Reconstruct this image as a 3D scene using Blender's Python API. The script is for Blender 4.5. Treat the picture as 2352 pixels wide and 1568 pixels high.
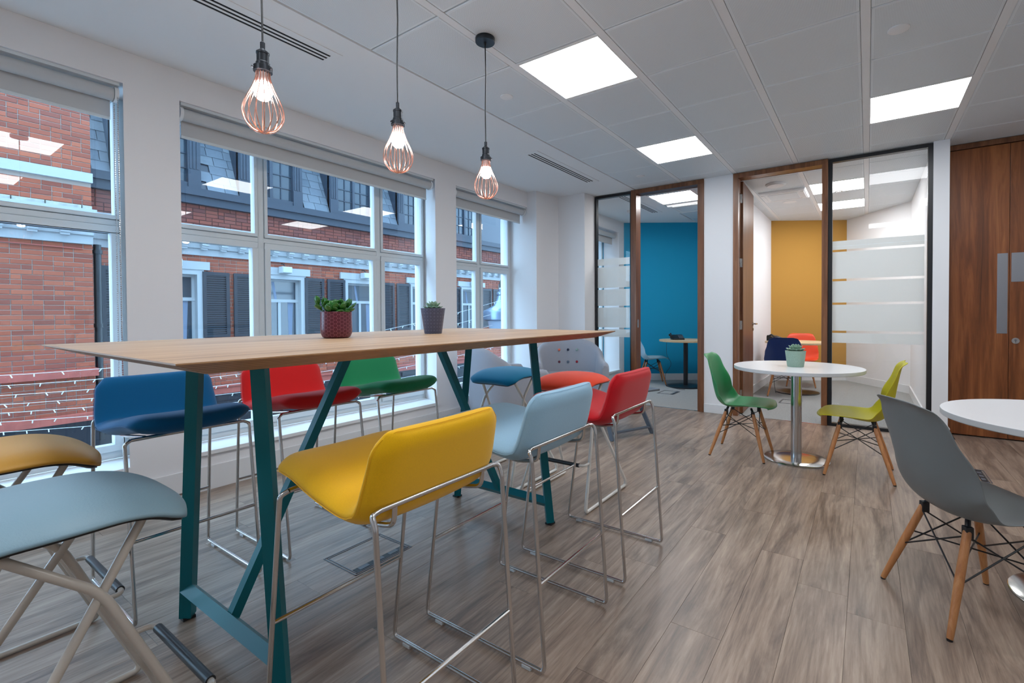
import bpy, bmesh, math, random
from mathutils import Vector, Matrix
random.seed(7)
PI = math.pi
for o in list(bpy.data.objects): bpy.data.objects.remove(o, do_unlink=True)
SC = bpy.context.scene
COL = SC.collection
R = math.radians
# ------------------------------------------------------------------ camera, world, exposure
cam_d = bpy.data.cameras.new('camera'); cam = bpy.data.objects.new('camera', cam_d); COL.objects.link(cam)
yaw, pitch, roll = R(34.33988), R(.89905), R(-.27689)
F0 = Vector((-math.sin(yaw), math.cos(yaw), 0)); R0 = Vector((math.cos(yaw), math.sin(yaw), 0)); U0 = Vector((0, 0, 1))
F1 = F0*math.cos(pitch) - U0*math.sin(pitch); U1 = U0*math.cos(pitch) + F0*math.sin(pitch)
R2_ = R0*math.cos(roll) + U1*math.sin(roll); U2_ = U1*math.cos(roll) - R0*math.sin(roll)
m = Matrix.Identity(4)
for i in range(3): m[i][0] = R2_[i]; m[i][1] = U2_[i]; m[i][2] = -F1[i]
m[2][3] = 1.143
cam.matrix_world = m
cam_d.sensor_width = 36; cam_d.sensor_fit = 'HORIZONTAL'; cam_d.lens = 36*1088.6/2352
cam_d.shift_x = -72.186/2352; cam_d.shift_y = -47.398/2352
cam_d.clip_start = .02; cam_d.clip_end = 200
SC.camera = cam
SC.view_settings.view_transform = 'Standard'; SC.view_settings.look = 'None'; SC.view_settings.gamma = 1
SC.view_settings.use_curve_mapping = False
SC.view_settings.exposure = 0.0
PANEL_E = 14.5      # ceiling light panels
BULB_E = 90.0      # pendant bulbs
SKY_E = 7.6        # overcast daylight
w = bpy.data.worlds.new('overcast_sky'); SC.world = w; w.use_nodes = True
bg = w.node_tree.nodes['Background']; bg.inputs[0].default_value = (.46, .72, 1.0, 1); bg.inputs[1].default_value = SKY_E

# ------------------------------------------------------------------ materials
def lin(c):
    return tuple((v/12.92 if v <= .04045 else ((v+.055)/1.055)**2.4) for v in [x/255 for x in c]) + (1,)
class NT:
    def __init__(s, name):
        s.m = bpy.data.materials.new(name); s.m.use_nodes = True; s.t = s.m.node_tree; s.n = s.t.nodes; s.l = s.t.links
        s.b = s.n['Principled BSDF']; s.out = s.n['Material Output']
    def new(s, ty, **k):
        n = s.n.new(ty)
        for a, v in k.items():
            if a.startswith('i_'): n.inputs[a[2:].replace('_', ' ')].default_value = v
            else: setattr(n, a, v)
        return n
    def L(s, a, b): s.l.new(a, b)
    def math(s, op, a, b=None):
        n = s.n.new('ShaderNodeMath'); n.operation = op
        for i, v in enumerate((a, b)):
            if v is None: continue
            if isinstance(v, (int, float)): n.inputs[i].default_value = v
            else: s.l.new(v, n.inputs[i])
        return n.outputs[0]
    def coord(s, scale=(1, 1, 1), rnd=False, which='Object'):
        tc = s.n.new('ShaderNodeTexCoord'); mp = s.n.new('ShaderNodeMapping'); s.l.new(tc.outputs[which], mp.inputs[0])
        mp.inputs['Scale'].default_value = scale
        if rnd:
            oi = s.n.new('ShaderNodeObjectInfo'); v = s.n.new('ShaderNodeVectorMath'); v.operation = 'SCALE'
            cb = s.n.new('ShaderNodeCombineXYZ'); s.l.new(oi.outputs['Random'], cb.inputs[0]); s.l.new(oi.outputs['Random'], cb.inputs[1]); s.l.new(oi.outputs['Random'], cb.inputs[2])
            s.l.new(cb.outputs[0], v.inputs[0]); v.inputs['Scale'].default_value = 57.3
            s.l.new(v.outputs[0], mp.inputs['Location'])
        return mp.outputs[0]
    def noise(s, co, scale, detail=4, rough=.55, dist=0):
        n = s.n.new('ShaderNodeTexNoise'); s.l.new(co, n.inputs['Vector']); n.inputs['Scale'].default_value = scale
        n.inputs['Detail'].default_value = detail; n.inputs['Roughness'].default_value = rough; n.inputs['Distortion'].default_value = dist
        return n.outputs[0]
    def ramp(s, fac, stops):
        n = s.n.new('ShaderNodeValToRGB'); s.l.new(fac, n.inputs[0]); e = n.color_ramp.elements
        while len(e) < len(stops): e.new(.5)
        for i, (p, c) in enumerate(stops): e[i].position = p; e[i].color = c
        return n.outputs[0]
    def bump(s, h, strength, dist=.002):
        n = s.n.new('ShaderNodeBump'); s.l.new(h, n.inputs['Height']); n.inputs['Strength'].default_value = strength; n.inputs['Distance'].default_value = dist
        s.l.new(n.outputs[0], s.b.inputs['Normal'])
    def mix(s, fac, a, b, mode='MIX'):
        n = s.n.new('ShaderNodeMix'); n.data_type = 'RGBA'; n.blend_type = mode
        for i, v in ((0, fac), (6, a), (7, b)):
            if isinstance(v, (int, float, tuple)): n.inputs[i].default_value = v
            else: s.l.new(v, n.inputs[i])
        return n.outputs[2]
def plain(name, rgb, rough=.5, metal=0, bump=0, bscale=300, coat=0, var=0, vscale=3, spec=.5):
    t = NT(name); t.b.inputs['Base Color'].default_value = lin(rgb); t.b.inputs['Roughness'].default_value = rough; t.b.inputs['Metallic'].default_value = metal
    t.b.inputs['Coat Weight'].default_value = coat; t.b.inputs['Specular IOR Level'].default_value = spec
    co = t.coord()
    if bump: t.bump(t.noise(co, bscale, 2), bump, .001)
    if var:
        c = lin(rgb); n = t.noise(co, vscale, 4)
        t.L(t.ramp(n, [(.3, tuple(v*(1-var) for v in c[:3])+(1,)), (.7, tuple(min(1, v*(1+var)) for v in c[:3])+(1,))]), t.b.inputs['Base Color'])
    return t.m
def fabric(name, rgb, var=.12, rough=.95, scale=900):
    t = NT(name); c = lin(rgb); co = t.coord()
    n = t.noise(co, scale, 3); n2 = t.noise(co, 9, 3)
    c1 = t.ramp(n, [(.3, tuple(v*(1-var) for v in c[:3])+(1,)), (.7, tuple(min(1, v*(1+var)) for v in c[:3])+(1,))])
    t.L(c1, t.b.inputs['Base Color']); t.b.inputs['Roughness'].default_value = rough
    t.b.inputs['Sheen Weight'].default_value = .25; t.b.inputs['Sheen Roughness'].default_value = .5
    t.b.inputs['Specular IOR Level'].default_value = .2
    t.bump(n, .35, .001)
    return t.m
def wood(name, dark, mid, light, axis='Y', s=1.0, rough=.45, rnd=True, ring=6, contrast=.5):
    t = NT(name); st = {'X': (.9, 14, 14), 'Y': (14, .9, 14), 'Z': (14, 14, .9)}[axis]
    co = t.coord(tuple(v*s for v in st), rnd)
    a = t.noise(co, 1.1, 7, .62, .9); b = t.noise(co, ring, 4, .6, 2.0)
    f = t.math('ADD', t.math('MULTIPLY', a, 1-contrast*.5), t.math('MULTIPLY', b, contrast*.5))
    col = t.ramp(f, [(.32, lin(dark)), (.5, lin(mid)), (.66, lin(light))])
    if rnd:
        oi = t.new('ShaderNodeObjectInfo'); br = t.math('ADD', t.math('MULTIPLY', oi.outputs['Random'], .26), .87)
        h = t.new('ShaderNodeHueSaturation'); t.L(col, h.inputs['Color']); t.L(br, h.inputs['Value']); col = h.outputs[0]
    t.L(col, t.b.inputs['Base Color']); t.b.inputs['Roughness'].default_value = rough
    t.bump(b, .12, .0006)
    return t.m
def emis(name, rgb, e):
    t = NT(name); t.b.inputs['Base Color'].default_value = (.9, .9, .9, 1)
    t.b.inputs['Emission Color'].default_value = rgb+(1,); t.b.inputs['Emission Strength'].default_value = e
    return t.m
def glass(name, tint=(.97, .99, .99), ior=1.45):
    t = NT(name); tr = t.new('ShaderNodeBsdfTransparent'); tr.inputs[0].default_value = tint+(1,)
    gl = t.new('ShaderNodeBsdfGlossy'); gl.inputs['Roughness'].default_value = 0.0
    fr = t.new('ShaderNodeFresnel'); fr.inputs[0].default_value = ior
    ge = t.new('ShaderNodeNewGeometry'); f = t.math('MULTIPLY', t.math('MINIMUM', t.math('MULTIPLY', fr.outputs[0], 1.9), 1.0), t.math('SUBTRACT', 1.0, ge.outputs['Backfacing']))
    mx = t.new('ShaderNodeMixShader'); t.L(f, mx.inputs[0]); t.L(tr.outputs[0], mx.inputs[1]); t.L(gl.outputs[0], mx.inputs[2]); t.L(mx.outputs[0], t.out.inputs[0])
    return t.m
def frost():
    t = NT('frosted_film'); tr = t.new('ShaderNodeBsdfTransparent'); tr.inputs[0].default_value = (.95, .98, 1, 1)
    df = t.new('ShaderNodeBsdfDiffuse'); df.inputs[0].default_value = (.90, .91, .90, 1)
    tl = t.new('ShaderNodeBsdfTranslucent'); tl.inputs[0].default_value = (.92, .93, .93, 1)
    m1 = t.new('ShaderNodeMixShader'); m1.inputs[0].default_value = .5; t.L(df.outputs[0], m1.inputs[1]); t.L(tl.outputs[0], m1.inputs[2])
    m2 = t.new('ShaderNodeMixShader'); m2.inputs[0].default_value = .88; t.L(tr.outputs[0], m2.inputs[1]); t.L(m1.outputs[0], m2.inputs[2]); t.L(m2.outputs[0], t.out.inputs[0])
    return t.m
def brickmat(name, cols, mx=(128, 80, 68)):
    t = NT(name); oi = t.new('ShaderNodeObjectInfo'); ge = t.new('ShaderNodeNewGeometry')
    r = t.math('FRACT', t.math('ADD', oi.outputs['Random'], ge.outputs['Random Per Island']))
    c = t.ramp(r, [(i/(len(cols)-1), lin(x)) for i, x in enumerate(cols)])
    n = t.noise(t.coord(which='Object'), 22, 4)
    c = t.mix(t.math('MULTIPLY', n, .55), c, lin(mx))
    t.L(c, t.b.inputs['Base Color']); t.b.inputs['Roughness'].default_value = .9; t.bump(n, .3, .004)
    return t.m
def pot_mat(name, rgb, kind):
    t = NT(name); tc = t.new('ShaderNodeTexCoord'); sp = t.new('ShaderNodeSeparateXYZ'); t.L(tc.outputs['Object'], sp.inputs[0])
    ang = t.math('ARCTAN2', sp.outputs[1], sp.outputs[0]); z = sp.outputs[2]
    if kind == 'hex':
        k = 30; U = t.math('MULTIPLY', ang, k); V = t.math('MULTIPLY', z, k/.063)
        a = t.math('COSINE', U); b = t.math('COSINE', t.math('ADD', t.math('MULTIPLY', U, -.5), t.math('MULTIPLY', V, .866))); c = t.math('COSINE', t.math('ADD', t.math('MULTIPLY', U, .5), t.math('MULTIPLY', V, .866)))
        f = t.math('ADD', a, t.math('ADD', b, c)); h = t.math('SMOOTH_MIN', f, -.6); 
        line = t.math('LESS_THAN', f, -.90)
    else:
        k = 10; U = t.math('MULTIPLY', ang, k); V = t.math('MULTIPLY', z, k/.055)
        ps = [t.math('ABSOLUTE', t.math('SINE', q)) for q in (U, V, t.math('ADD', t.math('MULTIPLY', U, 1), V), t.math('SUBTRACT', U, V))]
        f = t.math('MINIMUM', t.math('MINIMUM', ps[0], ps[1]), t.math('MINIMUM', ps[2], ps[3])); line = t.math('LESS_THAN', f, .16)
    c = lin(rgb)
    t.L(t.mix(line, c, tuple(min(1, v*1.7+.03) for v in c[:3])+(1,)), t.b.inputs['Base Color'])
    t.bump(line, .6, .003); t.b.inputs['Roughness'].default_value = .3
    return t.m

M = {}
M['wall'] = plain('white_wall_paint', (232, 232, 234), .85, bump=.05, bscale=120)
M['skirt'] = plain('white_gloss_paint', (226, 228, 230), .35)
M['ceil'] = plain('white_plaster', (232, 233, 234), .9)
def tilemat():
    t = NT('perforated_ceiling_tile'); co = t.coord((1/.0066, 1/.0066, 1))
    v = t.new('ShaderNodeTexVoronoi'); t.L(co, v.inputs[0]); v.inputs['Scale'].default_value = 1; v.inputs['Randomness'].default_value = 0; v.voronoi_dimensions = '2D'
    sp = t.new('ShaderNodeSeparateXYZ'); tc = t.new('ShaderNodeTexCoord'); t.L(tc.outputs['Object'], sp.inputs[0])
    ins = t.math('MULTIPLY', t.math('LESS_THAN', t.math('ABSOLUTE', sp.outputs[0]), .262), t.math('LESS_THAN', t.math('ABSOLUTE', sp.outputs[1]), .28))
    hole = t.math('MULTIPLY', t.math('LESS_THAN', v.outputs['Distance'], .27), ins)
    t.L(t.mix(hole, lin((222, 228, 232)), lin((184, 188, 192))), t.b.inputs['Base Color']); t.b.inputs['Roughness'].default_value = .55
    return t.m
M['tile'] = tilemat()
M['band'] = plain('ceiling_grid_white', (230, 231, 232), .5)
M['dark'] = plain('dark_void', (18, 20, 24), .8)
M['black'] = plain('black_metal', (22, 25, 30), .35)
M['blackplastic'] = plain('black_plastic', (26, 28, 31), .45)
M['gunmetal'] = plain('gunmetal', (52, 56, 62), .35, .7)
M['copper'] = plain('copper_wire', (236, 182, 164), .25, 1)
M['steel'] = plain('brushed_steel', (206, 205, 204), .2, 1)
M['steelb'] = plain('satin_steel', (200, 198, 196), .16, 1, bump=.05, bscale=500)
M['plate'] = plain('anodised_plate', (150, 152, 158), .38, .9)
M['panel'] = emis('light_panel_white', (.94, .97, 1), PANEL_E); M['panel2'] = emis('meeting_room_panel_white', (.98, .985, 1), PANEL_E*1.5)
M['bulb'] = emis('bulb_white', (.95, .97, 1), BULB_E)
def plankmat():
    t = NT('weathered_oak_plank'); co = t.coord((9, 1.0, 9), True); co2 = t.coord((8, 1.2, 8), True); co3 = t.coord((60, 3, 60), True)
    a = t.noise(co, 1.0, 8, .66, 1.2); kn = t.noise(co2, 1.1, 6, .62, 1.0); fi = t.noise(co3, 1.6, 4, .6, .3)
    f = t.math('ADD', t.math('MULTIPLY', a, .62), t.math('MULTIPLY', fi, .38))
    col = t.ramp(f, [(.33, lin((92, 78, 69))), (.5, lin((148, 128, 113))), (.66, lin((178, 159, 142)))])
    col = t.mix(t.ramp(kn, [(.52, (0, 0, 0, 1)), (.72, (.8, .8, .8, 1))]), col, lin((84, 72, 66)))
    oi = t.new('ShaderNodeObjectInfo'); br = t.math('ADD', t.math('MULTIPLY', oi.outputs['Random'], .10), .95)
    h = t.new('ShaderNodeHueSaturation'); t.L(col, h.inputs['Color']); t.L(br, h.inputs['Value']); t.L(h.outputs[0], t.b.inputs['Base Color'])
    t.L(t.math('ADD', t.math('MULTIPLY', fi, .22), .24), t.b.inputs['Roughness']); t.bump(fi, .25, .0006)
    return t.m
M['plank'] = plankmat()
M['oak'] = wood('oak_ply_top', (158, 124, 95), (190, 156, 122), (208, 180, 148), 'Y', 1.0, .4, False, 5, .3)
def plymat():
    t = NT('ply_edge'); tc = t.new('ShaderNodeTexCoord'); sp = t.new('ShaderNodeSeparateXYZ'); t.L(tc.outputs['Object'], sp.inputs[0])
    s_ = t.math('SINE', t.math('MULTIPLY', sp.outputs[2], 2*PI/.0052)); n = t.noise(t.coord((2, 2, 60)), 8, 3)
    f = t.math('ADD', t.math('MULTIPLY', s_, .22), t.math('ADD', t.math('MULTIPLY', n, .5), .25))
    t.L(t.ramp(f, [(.2, lin((112, 78, 50))), (.55, lin((168, 126, 88))), (.8, lin((200, 160, 120)))]), t.b.inputs['Base Color']); t.b.inputs['Roughness'].default_value = .5
    return t.m
M['ply'] = plymat()
M['walnut'] = wood('walnut_veneer', (66, 33, 13), (122, 68, 33), (160, 98, 54), 'Z', .42, .32, True, 2.6, .8)
M['frame'] = wood('walnut_frame', (84, 50, 30), (118, 74, 46), (142, 96, 64), 'Z', .9, .35, True, 4, .4)
M['beech'] = wood('beech_leg', (158, 98, 54), (180, 120, 72), (196, 140, 90), 'Z', 2, .4, True, 5, .3)
M['beechtop'] = wood('pale_beech_laminate', (198, 170, 130), (212, 186, 148), (220, 198, 164), 'X', 1.2, .4, False, 4, .3)
M['teal'] = plain('teal_powder_coat', (0, 104, 116), .38, spec=.3)
M['whitepc'] = plain('white_powder_coat', (222, 220, 214), .3, coat=.3)
M['greypc'] = plain('warm_white_powder_coat', (190, 182, 172), .3, coat=.2)
M['greymetal'] = plain('slate_grey_metal', (92, 98, 108), .4)
M['melamine'] = plain('white_melamine', (232, 233, 235), .28)
M['mel_edge'] = plain('white_edge', (206, 209, 212), .4)
M['blind'] = plain('roller_blind_fabric', (192, 194, 196), .9, bump=.1, bscale=700)
M['winframe'] = plain('white_window_paint', (210, 218, 222), .35)
M['sill'] = plain('white_sill', (232, 234, 236), .4)
M['glass'] = glass('window_glass'); M['pglass'] = glass('partition_glass', (.98, .985, .98), 1.35); M['darkglass'] = plain('dark_window_glass', (52, 66, 78), .06, spec=.8)
M['frost'] = frost()
M['bluewall'] = plain('ocean_blue_paint', (0, 152, 194), .8); M['ochrewall'] = plain('ochre_paint', (188, 140, 62), .85)
def carpetmat():
    t = NT('speckled_carpet'); co = t.coord(); n = t.noise(co, 240, 3, .8); n2 = t.noise(co, 3, 3)
    t.L(t.ramp(n, [(.3, lin((112, 112, 110))), (.5, lin((152, 153, 151))), (.72, lin((196, 198, 196)))]), t.b.inputs['Base Color']); t.b.inputs['Roughness'].default_value = 1; t.bump(n, .6, .004); return t.m
M['carpet'] = carpetmat()
M['mortar'] = plain('mortar', (172, 156, 146), .95, bump=.2, bscale=80); M['mortar2'] = plain('dark_mortar', (84, 66, 62), .95, bump=.2, bscale=80)
M['brick'] = brickmat('orange_red_brick', [(150, 72, 50), (176, 92, 64), (132, 68, 54), (162, 82, 58), (184, 100, 70)])
M['brick2'] = brickmat('deep_red_brick', [(104, 52, 46), (130, 62, 50), (92, 48, 48), (116, 62, 56), (138, 70, 54)])
M['pinkpaint'] = plain('faded_pink_paint', (170, 88, 76), .7, var=.12, vscale=5)
M['stucco'] = plain('white_stucco', (168, 174, 178), .7)
M['stone'] = plain('weathered_stone', (164, 166, 158), .9, var=.25, vscale=12)
M['slate'] = brickmat('roof_slate', [(84, 92, 102), (104, 110, 118), (76, 84, 94), (116, 122, 128)], (118, 130, 142))
M['bluegrey'] = plain('blue_grey_joinery', (44, 54, 68), .5)
M['shutter'] = plain('charcoal_shutter', (36, 42, 52), .45); M['shopblack'] = plain('black_shopfront', (26, 32, 42), .35)
M['louvre'] = plain('lit_shutter_louvre', (70, 78, 90), .4); M['asphalt'] = plain('asphalt', (70, 72, 76), .9)  # louvre lighter than the shutter frame, lit slat tops put into its colour
M['lamphouse'] = plain('grey_street_lamp', (120, 140, 165), .25, .6); M['lampglass'] = plain('lamp_globe', (150, 165, 185), .15, spec=.8)
M['floodlight'] = plain('floodlight_housing', (186, 196, 200), .5); M['curtain'] = plain('grey_curtain', (120, 134, 156), .9)
M['wire'] = plain('white_wire', (222, 226, 230), .6); M['pigeon'] = plain('mark', (60, 60, 60), .8)
M['rubber'] = plain('clear_glide', (200, 204, 206), .3); M['grip'] = plain('black_rubber_grip', (28, 30, 34), .4)
FAB = dict(yellow=(236, 180, 8), skyblue=(150, 188, 212), red=(196, 16, 30), navy=(0, 92, 142), scarlet=(216, 34, 36), green=(34, 140, 92), teal=(0, 112, 150), orange=(226, 66, 30), greyf=(154, 158, 168))
for k_, v_ in FAB.items(): M['f_'+k_] = fabric(k_+'_wool_fabric', v_, .1 if k_ != 'greyf' else .16)
M['v_blue'] = plain('pale_blue_vinyl', (134, 166, 182), .5, bump=.35, bscale=260); M['v_ochre'] = plain('ochre_vinyl', (204, 150, 52), .5, bump=.2, bscale=260)
for k_, v_ in dict(green=(26, 138, 78), lime=(196, 188, 20), grey=(112, 118, 120), navy=(0, 42, 104), orange=(228, 74, 36), pale=(168, 196, 208), crimson=(150, 20, 40)).items(): M['p_'+k_] = plain(k_+'_polypropylene', v_, .42, bump=.03, bscale=500)
M['pot_red'] = pot_mat('burgundy_hex_glaze', (84, 24, 42), 'hex'); M['pot_grey'] = pot_mat('slate_star_ceramic', (60, 68, 94), 'star'); M['pot_green'] = plain('sage_speckled_pot', (146, 172, 156), .6, var=.25, vscale=350)
M['leaf'] = plain('glossy_green_leaf', (40, 104, 34), .3, var=.3, vscale=14); M['leaf2'] = plain('pale_green_leaf', (128, 160, 138), .5, var=.2, vscale=14); M['soil'] = plain('soil', (48, 38, 30), 1)
for k_, v_ in dict(coral=(214, 112, 92), navy=(36, 44, 70), mint=(132, 156, 150), plum=(96, 44, 60), steel=(96, 112, 130), crimson=(150, 30, 50)).items(): M['btn_'+k_] = plain(k_+'_button_cloth', v_, .8)

# ------------------------------------------------------------------ mesh helpers
class MB:
    def __init__(s): s.v = []; s.f = []
    def add(s, v, f):
        k = len(s.v); s.v += [tuple(p) for p in v]; s.f += [tuple(i+k for i in q) for q in f]; return s
    def box(s, x0, x1, y0, y1, z0, z1):
        return s.add([(x0,y0,z0),(x1,y0,z0),(x1,y1,z0),(x0,y1,z0),(x0,y0,z1),(x1,y0,z1),(x1,y1,z1),(x0,y1,z1)],
                     [(3,2,1,0),(4,5,6,7),(0,1,5,4),(1,2,6,5),(2,3,7,6),(3,0,4,7)])
    def chbox(s, x0, x1, y0, y1, z0, z1, c, up='z'):      # box chamfered on the face that shows
        if up == 'z': q = [(x0,y0,z0),(x1,y0,z0),(x1,y1,z0),(x0,y1,z0),(x0,y0,z1-c),(x1,y0,z1-c),(x1,y1,z1-c),(x0,y1,z1-c),(x0+c,y0+c,z1),(x1-c,y0+c,z1),(x1-c,y1-c,z1),(x0+c,y1-c,z1)]
        elif up == '-z': q = [(x0,y0,z1),(x0,y1,z1),(x1,y1,z1),(x1,y0,z1),(x0,y0,z0+c),(x0,y1,z0+c),(x1,y1,z0+c),(x1,y0,z0+c),(x0+c,y0+c,z0),(x0+c,y1-c,z0),(x1-c,y1-c,z0),(x1-c,y0+c,z0)]
        else: q = [(x0,y0,z0),(x0,y1,z0),(x0,y1,z1),(x0,y0,z1),(x1-c,y0,z0),(x1-c,y1,z0),(x1-c,y1,z1),(x1-c,y0,z1),(x1,y0+c,z0+c),(x1,y1-c,z0+c),(x1,y1-c,z1-c),(x1,y0+c,z1-c)]
        return s.add(q, [(3,2,1,0)]+[(i,(i+1)%4,4+(i+1)%4,4+i) for i in range(4)]+[(4+i,4+(i+1)%4,8+(i+1)%4,8+i) for i in range(4)]+[(8,9,10,11)])
    def prism(s, poly, z0, z1):                            # plan polygon (ccw) extruded in z
        n = len(poly)
        return s.add([(x,y,z0) for x,y in poly]+[(x,y,z1) for x,y in poly], [tuple(reversed(range(n))), tuple(range(n,2*n))]+[(i,(i+1)%n,n+(i+1)%n,n+i) for i in range(n)])
    def extrude(s, poly, axis, a, b):                      # polygon in the plane across axis
        n = len(poly)
        g = (lambda p, t: (t, p[0], p[1])) if axis == 'x' else (lambda p, t: (p[0], t, p[1]))
        return s.add([g(p, a) for p in poly]+[g(p, b) for p in poly], [tuple(range(n)), tuple(reversed(range(n, 2*n)))]+[(i,n+i,n+(i+1)%n,(i+1)%n) for i in range(n)])
    def tube(s, pts, r, n=10, cap=True):
        P = [Vector(p) for p in pts]; rs = r if isinstance(r, (list, tuple)) else [r]*len(P)
        k = len(s.v); prev = None
        for i, p in enumerate(P):
            d = (P[min(i+1, len(P)-1)]-P[max(i-1, 0)]).normalized()
            if prev is None:
                a = d.orthogonal().normalized()
            else:
                a = (prev - d*prev.dot(d)).normalized()
            prev = a; b = d.cross(a)
            # mitre so bends keep their thickness
            for j in range(n):
                t = 2*PI*j/n; s.v.append(tuple(p+(a*math.cos(t)+b*math.sin(t))*rs[i]))
        for i in range(len(P)-1):
            for j in range(n): s.f.append((k+i*n+j, k+i*n+(j+1)%n, k+(i+1)*n+(j+1)%n, k+(i+1)*n+j))
        if cap: s.f.append(tuple(k+j for j in reversed(range(n)))); s.f.append(tuple(k+(len(P)-1)*n+j for j in range(n)))
        return s
    def lathe(s, prof, n=32, c=(0, 0, 0)):
        k = len(s.v)
        for r, z in prof:
            for j in range(n): t = 2*PI*j/n; s.v.append((c[0]+r*math.cos(t), c[1]+r*math.sin(t), c[2]+z))
        for i in range(len(prof)-1):
            for j in range(n): s.f.append((k+i*n+j, k+i*n+(j+1)%n, k+(i+1)*n+(j+1)%n, k+(i+1)*n+j))
        if prof[0][0] > 1e-5: s.f.append(tuple(k+j for j in reversed(range(n))))
        if prof[-1][0] > 1e-5: s.f.append(tuple(k+(len(prof)-1)*n+j for j in range(n)))
        return s
    def bar(s, a, b, w, h, up=(0, 0, 1), rot=0):           # square section bar from a to b
        a = Vector(a); b = Vector(b); d = (b-a).normalized(); u = Vector(up); x = d.cross(u).normalized(); y = x.cross(d).normalized()
        if rot: q = math.cos(rot), math.sin(rot); x, y = x*q[0]+y*q[1], y*q[0]-x*q[1]
        v = []
        for p in (a, b):
            for i, j in ((-1,-1),(1,-1),(1,1),(-1,1)): v.append(p+x*(i*w/2)+y*(j*h/2))
        return s.add(v, [(0,1,2,3),(7,6,5,4),(0,4,5,1),(1,5,6,2),(2,6,7,3),(3,7,4,0)])
    def build(s, name, mat, parent=None, smooth=False, kind=None, ang=35, bevel=0, loc=None):
        me = bpy.data.meshes.new(name); me.from_pydata(s.v, [], s.f); me.update()
        bm = bmesh.new(); bm.from_mesh(me); bmesh.ops.remove_doubles(bm, verts=bm.verts, dist=1e-6); bmesh.ops.recalc_face_normals(bm, faces=bm.faces); bm.to_mesh(me); bm.free()
        if smooth:
            me.polygons.foreach_set('use_smooth', [True]*len(me.polygons)); me.set_sharp_from_angle(angle=R(ang))
        me.materials.append(mat if not isinstance(mat, str) else M[mat])
        o = bpy.data.objects.new(name, me); COL.objects.link(o)
        if parent: o.parent = parent
        if loc: o.location = loc
        if kind: o['kind'] = kind
        if bevel:
            b = o.modifiers.new('bevel', 'BEVEL'); b.width = bevel; b.segments = 2; b.limit_method = 'ANGLE'; b.angle_limit = R(40)
        return o
def rounded(pts, rad, n=5):                                # round the corners of a polyline
    P = [Vector(p) for p in pts]; out = [P[0]]
    for i in range(1, len(P)-1):
        a, b, c = P[i-1], P[i], P[i+1]; d1 = (a-b); d2 = (c-b); r = min(rad, d1.length*.45, d2.length*.45)
        p1 = b+d1.normalized()*r; p2 = b+d2.normalized()*r
        for k in range(n+1):
            t = k/n; out.append(p1*(1-t)**2+b*2*t*(1-t)+p2*t*t)
    out.append(P[-1]); return out
def thing(name, label, cat, loc=(0, 0, 0), rz=0, group=None):
    o = bpy.data.objects.new(name, None); COL.objects.link(o); o.location = loc; o.rotation_euler = (0, 0, rz); o.empty_display_size = .1
    tag(o, label, cat, group); return o
def tag(o, label, cat, group=None):
    o['label'] = label; o['category'] = cat
    if group: o['group'] = group
    return o
def dup(root, loc, rz, label, group=None, mats=None):
    def cp(o, par):
        c = o.copy(); COL.objects.link(c)
        if par: c.parent = par
        if mats and c.type == 'MESH':
            nm = c.name.split('.')[0]
            if nm in mats:
                c.data = c.data.copy(); c.data.materials[0] = M[mats[nm]]
        for ch in list(o.children): cp(ch, c)
        return c
    r = cp(root, None); r.location = loc; r.rotation_euler = (0, 0, rz); r['label'] = label
    if group: r['group'] = group
    return r
def subsurf(o, lv=1):
    m_ = o.modifiers.new('subsurf', 'SUBSURF'); m_.levels = lv; m_.render_levels = lv
def struct(o): o['kind'] = 'structure'; return o
def interp(keys, t):
    for i in range(len(keys)-1):
        if t <= keys[i+1][0] or i == len(keys)-2:
            a, b = keys[i], keys[i+1]; u = (t-a[0])/(b[0]-a[0]); u = max(0, min(1, u)); u = u*u*(3-2*u)
            return a[1]+(b[1]-a[1])*u
def catmull(P, m_):
    P = [Vector(p) for p in P]; Q = [P[0]*2-P[1]]+P+[P[-1]*2-P[-2]]; out = []
    segs = len(P)-1
    for i in range(m_):
        t = i/(m_-1)*segs; k = min(int(t), segs-1); u = t-k; a, b, c, d = Q[k:k+4]
        out.append(.5*((2*b)+(c-a)*u+(2*a-5*b+4*c-d)*u*u+(3*b-a-3*c+d)*u**3))
    return out

# ------------------------------------------------------------------ room shell
WX, PY, HC = -3.56, 5.53, 2.673
HEAD, SILL = 2.486, .258
g = MB()
FX = -3.86
g.box(-4.0, WX, -1.9, 4.86, 0, SILL-.028)
g.box(-4.0, WX, -1.9, 4.86, HEAD, HC+.06)
for a, b, c, d in ((-1.9, -1.25, -1.9, -1.33), (.912, 1.185, 1.0, 1.09), (3.31, 3.60, 3.42, 3.49)):
    g.prism([(WX, a), (WX, b), (FX, d), (-4.0, d), (-4.0, c), (FX, c)], SILL-.028, HEAD)
# column and its return beside the meeting room
g.prism([(-4.0, 4.86), (-3.42, 4.86), (-3.37, 5.29), (-2.985, 5.31), (-2.97, 5.53), (-2.97, 5.6), (-4.0, 5.6)], 0, HC)
struct(g.build('wall_left', 'wall'))
g = MB(); g.box(WX-.001, WX+.014, -1.9, 4.86, 0, .158); struct(g.build('baseboard_left', 'skirt', bevel=.003))
g = MB()   # partition pieces, nib beside the double door, back wall of the door recess
g.box(-1.547, -1.229, PY, PY+.12, 0, HC); g.box(.487, .60, PY, 5.80, 0, HC); g.box(.60, 3.4, 5.84, 5.95, 0, HC)
struct(g.build('wall_back', 'wall'))
g = MB(); g.box(-1.545, -1.231, PY-.014, PY, 0, .10); g.box(.489, .614, PY-.014, PY, 0, .10); g.box(.60, .614, PY, 5.76, 0, .10); struct(g.build('baseboard_back', 'skirt', bevel=.003))
g = MB(); g.box(3.4, 3.5, -1.9, 5.95, 0, HC); struct(g.build('wall_right', 'wall'))
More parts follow.
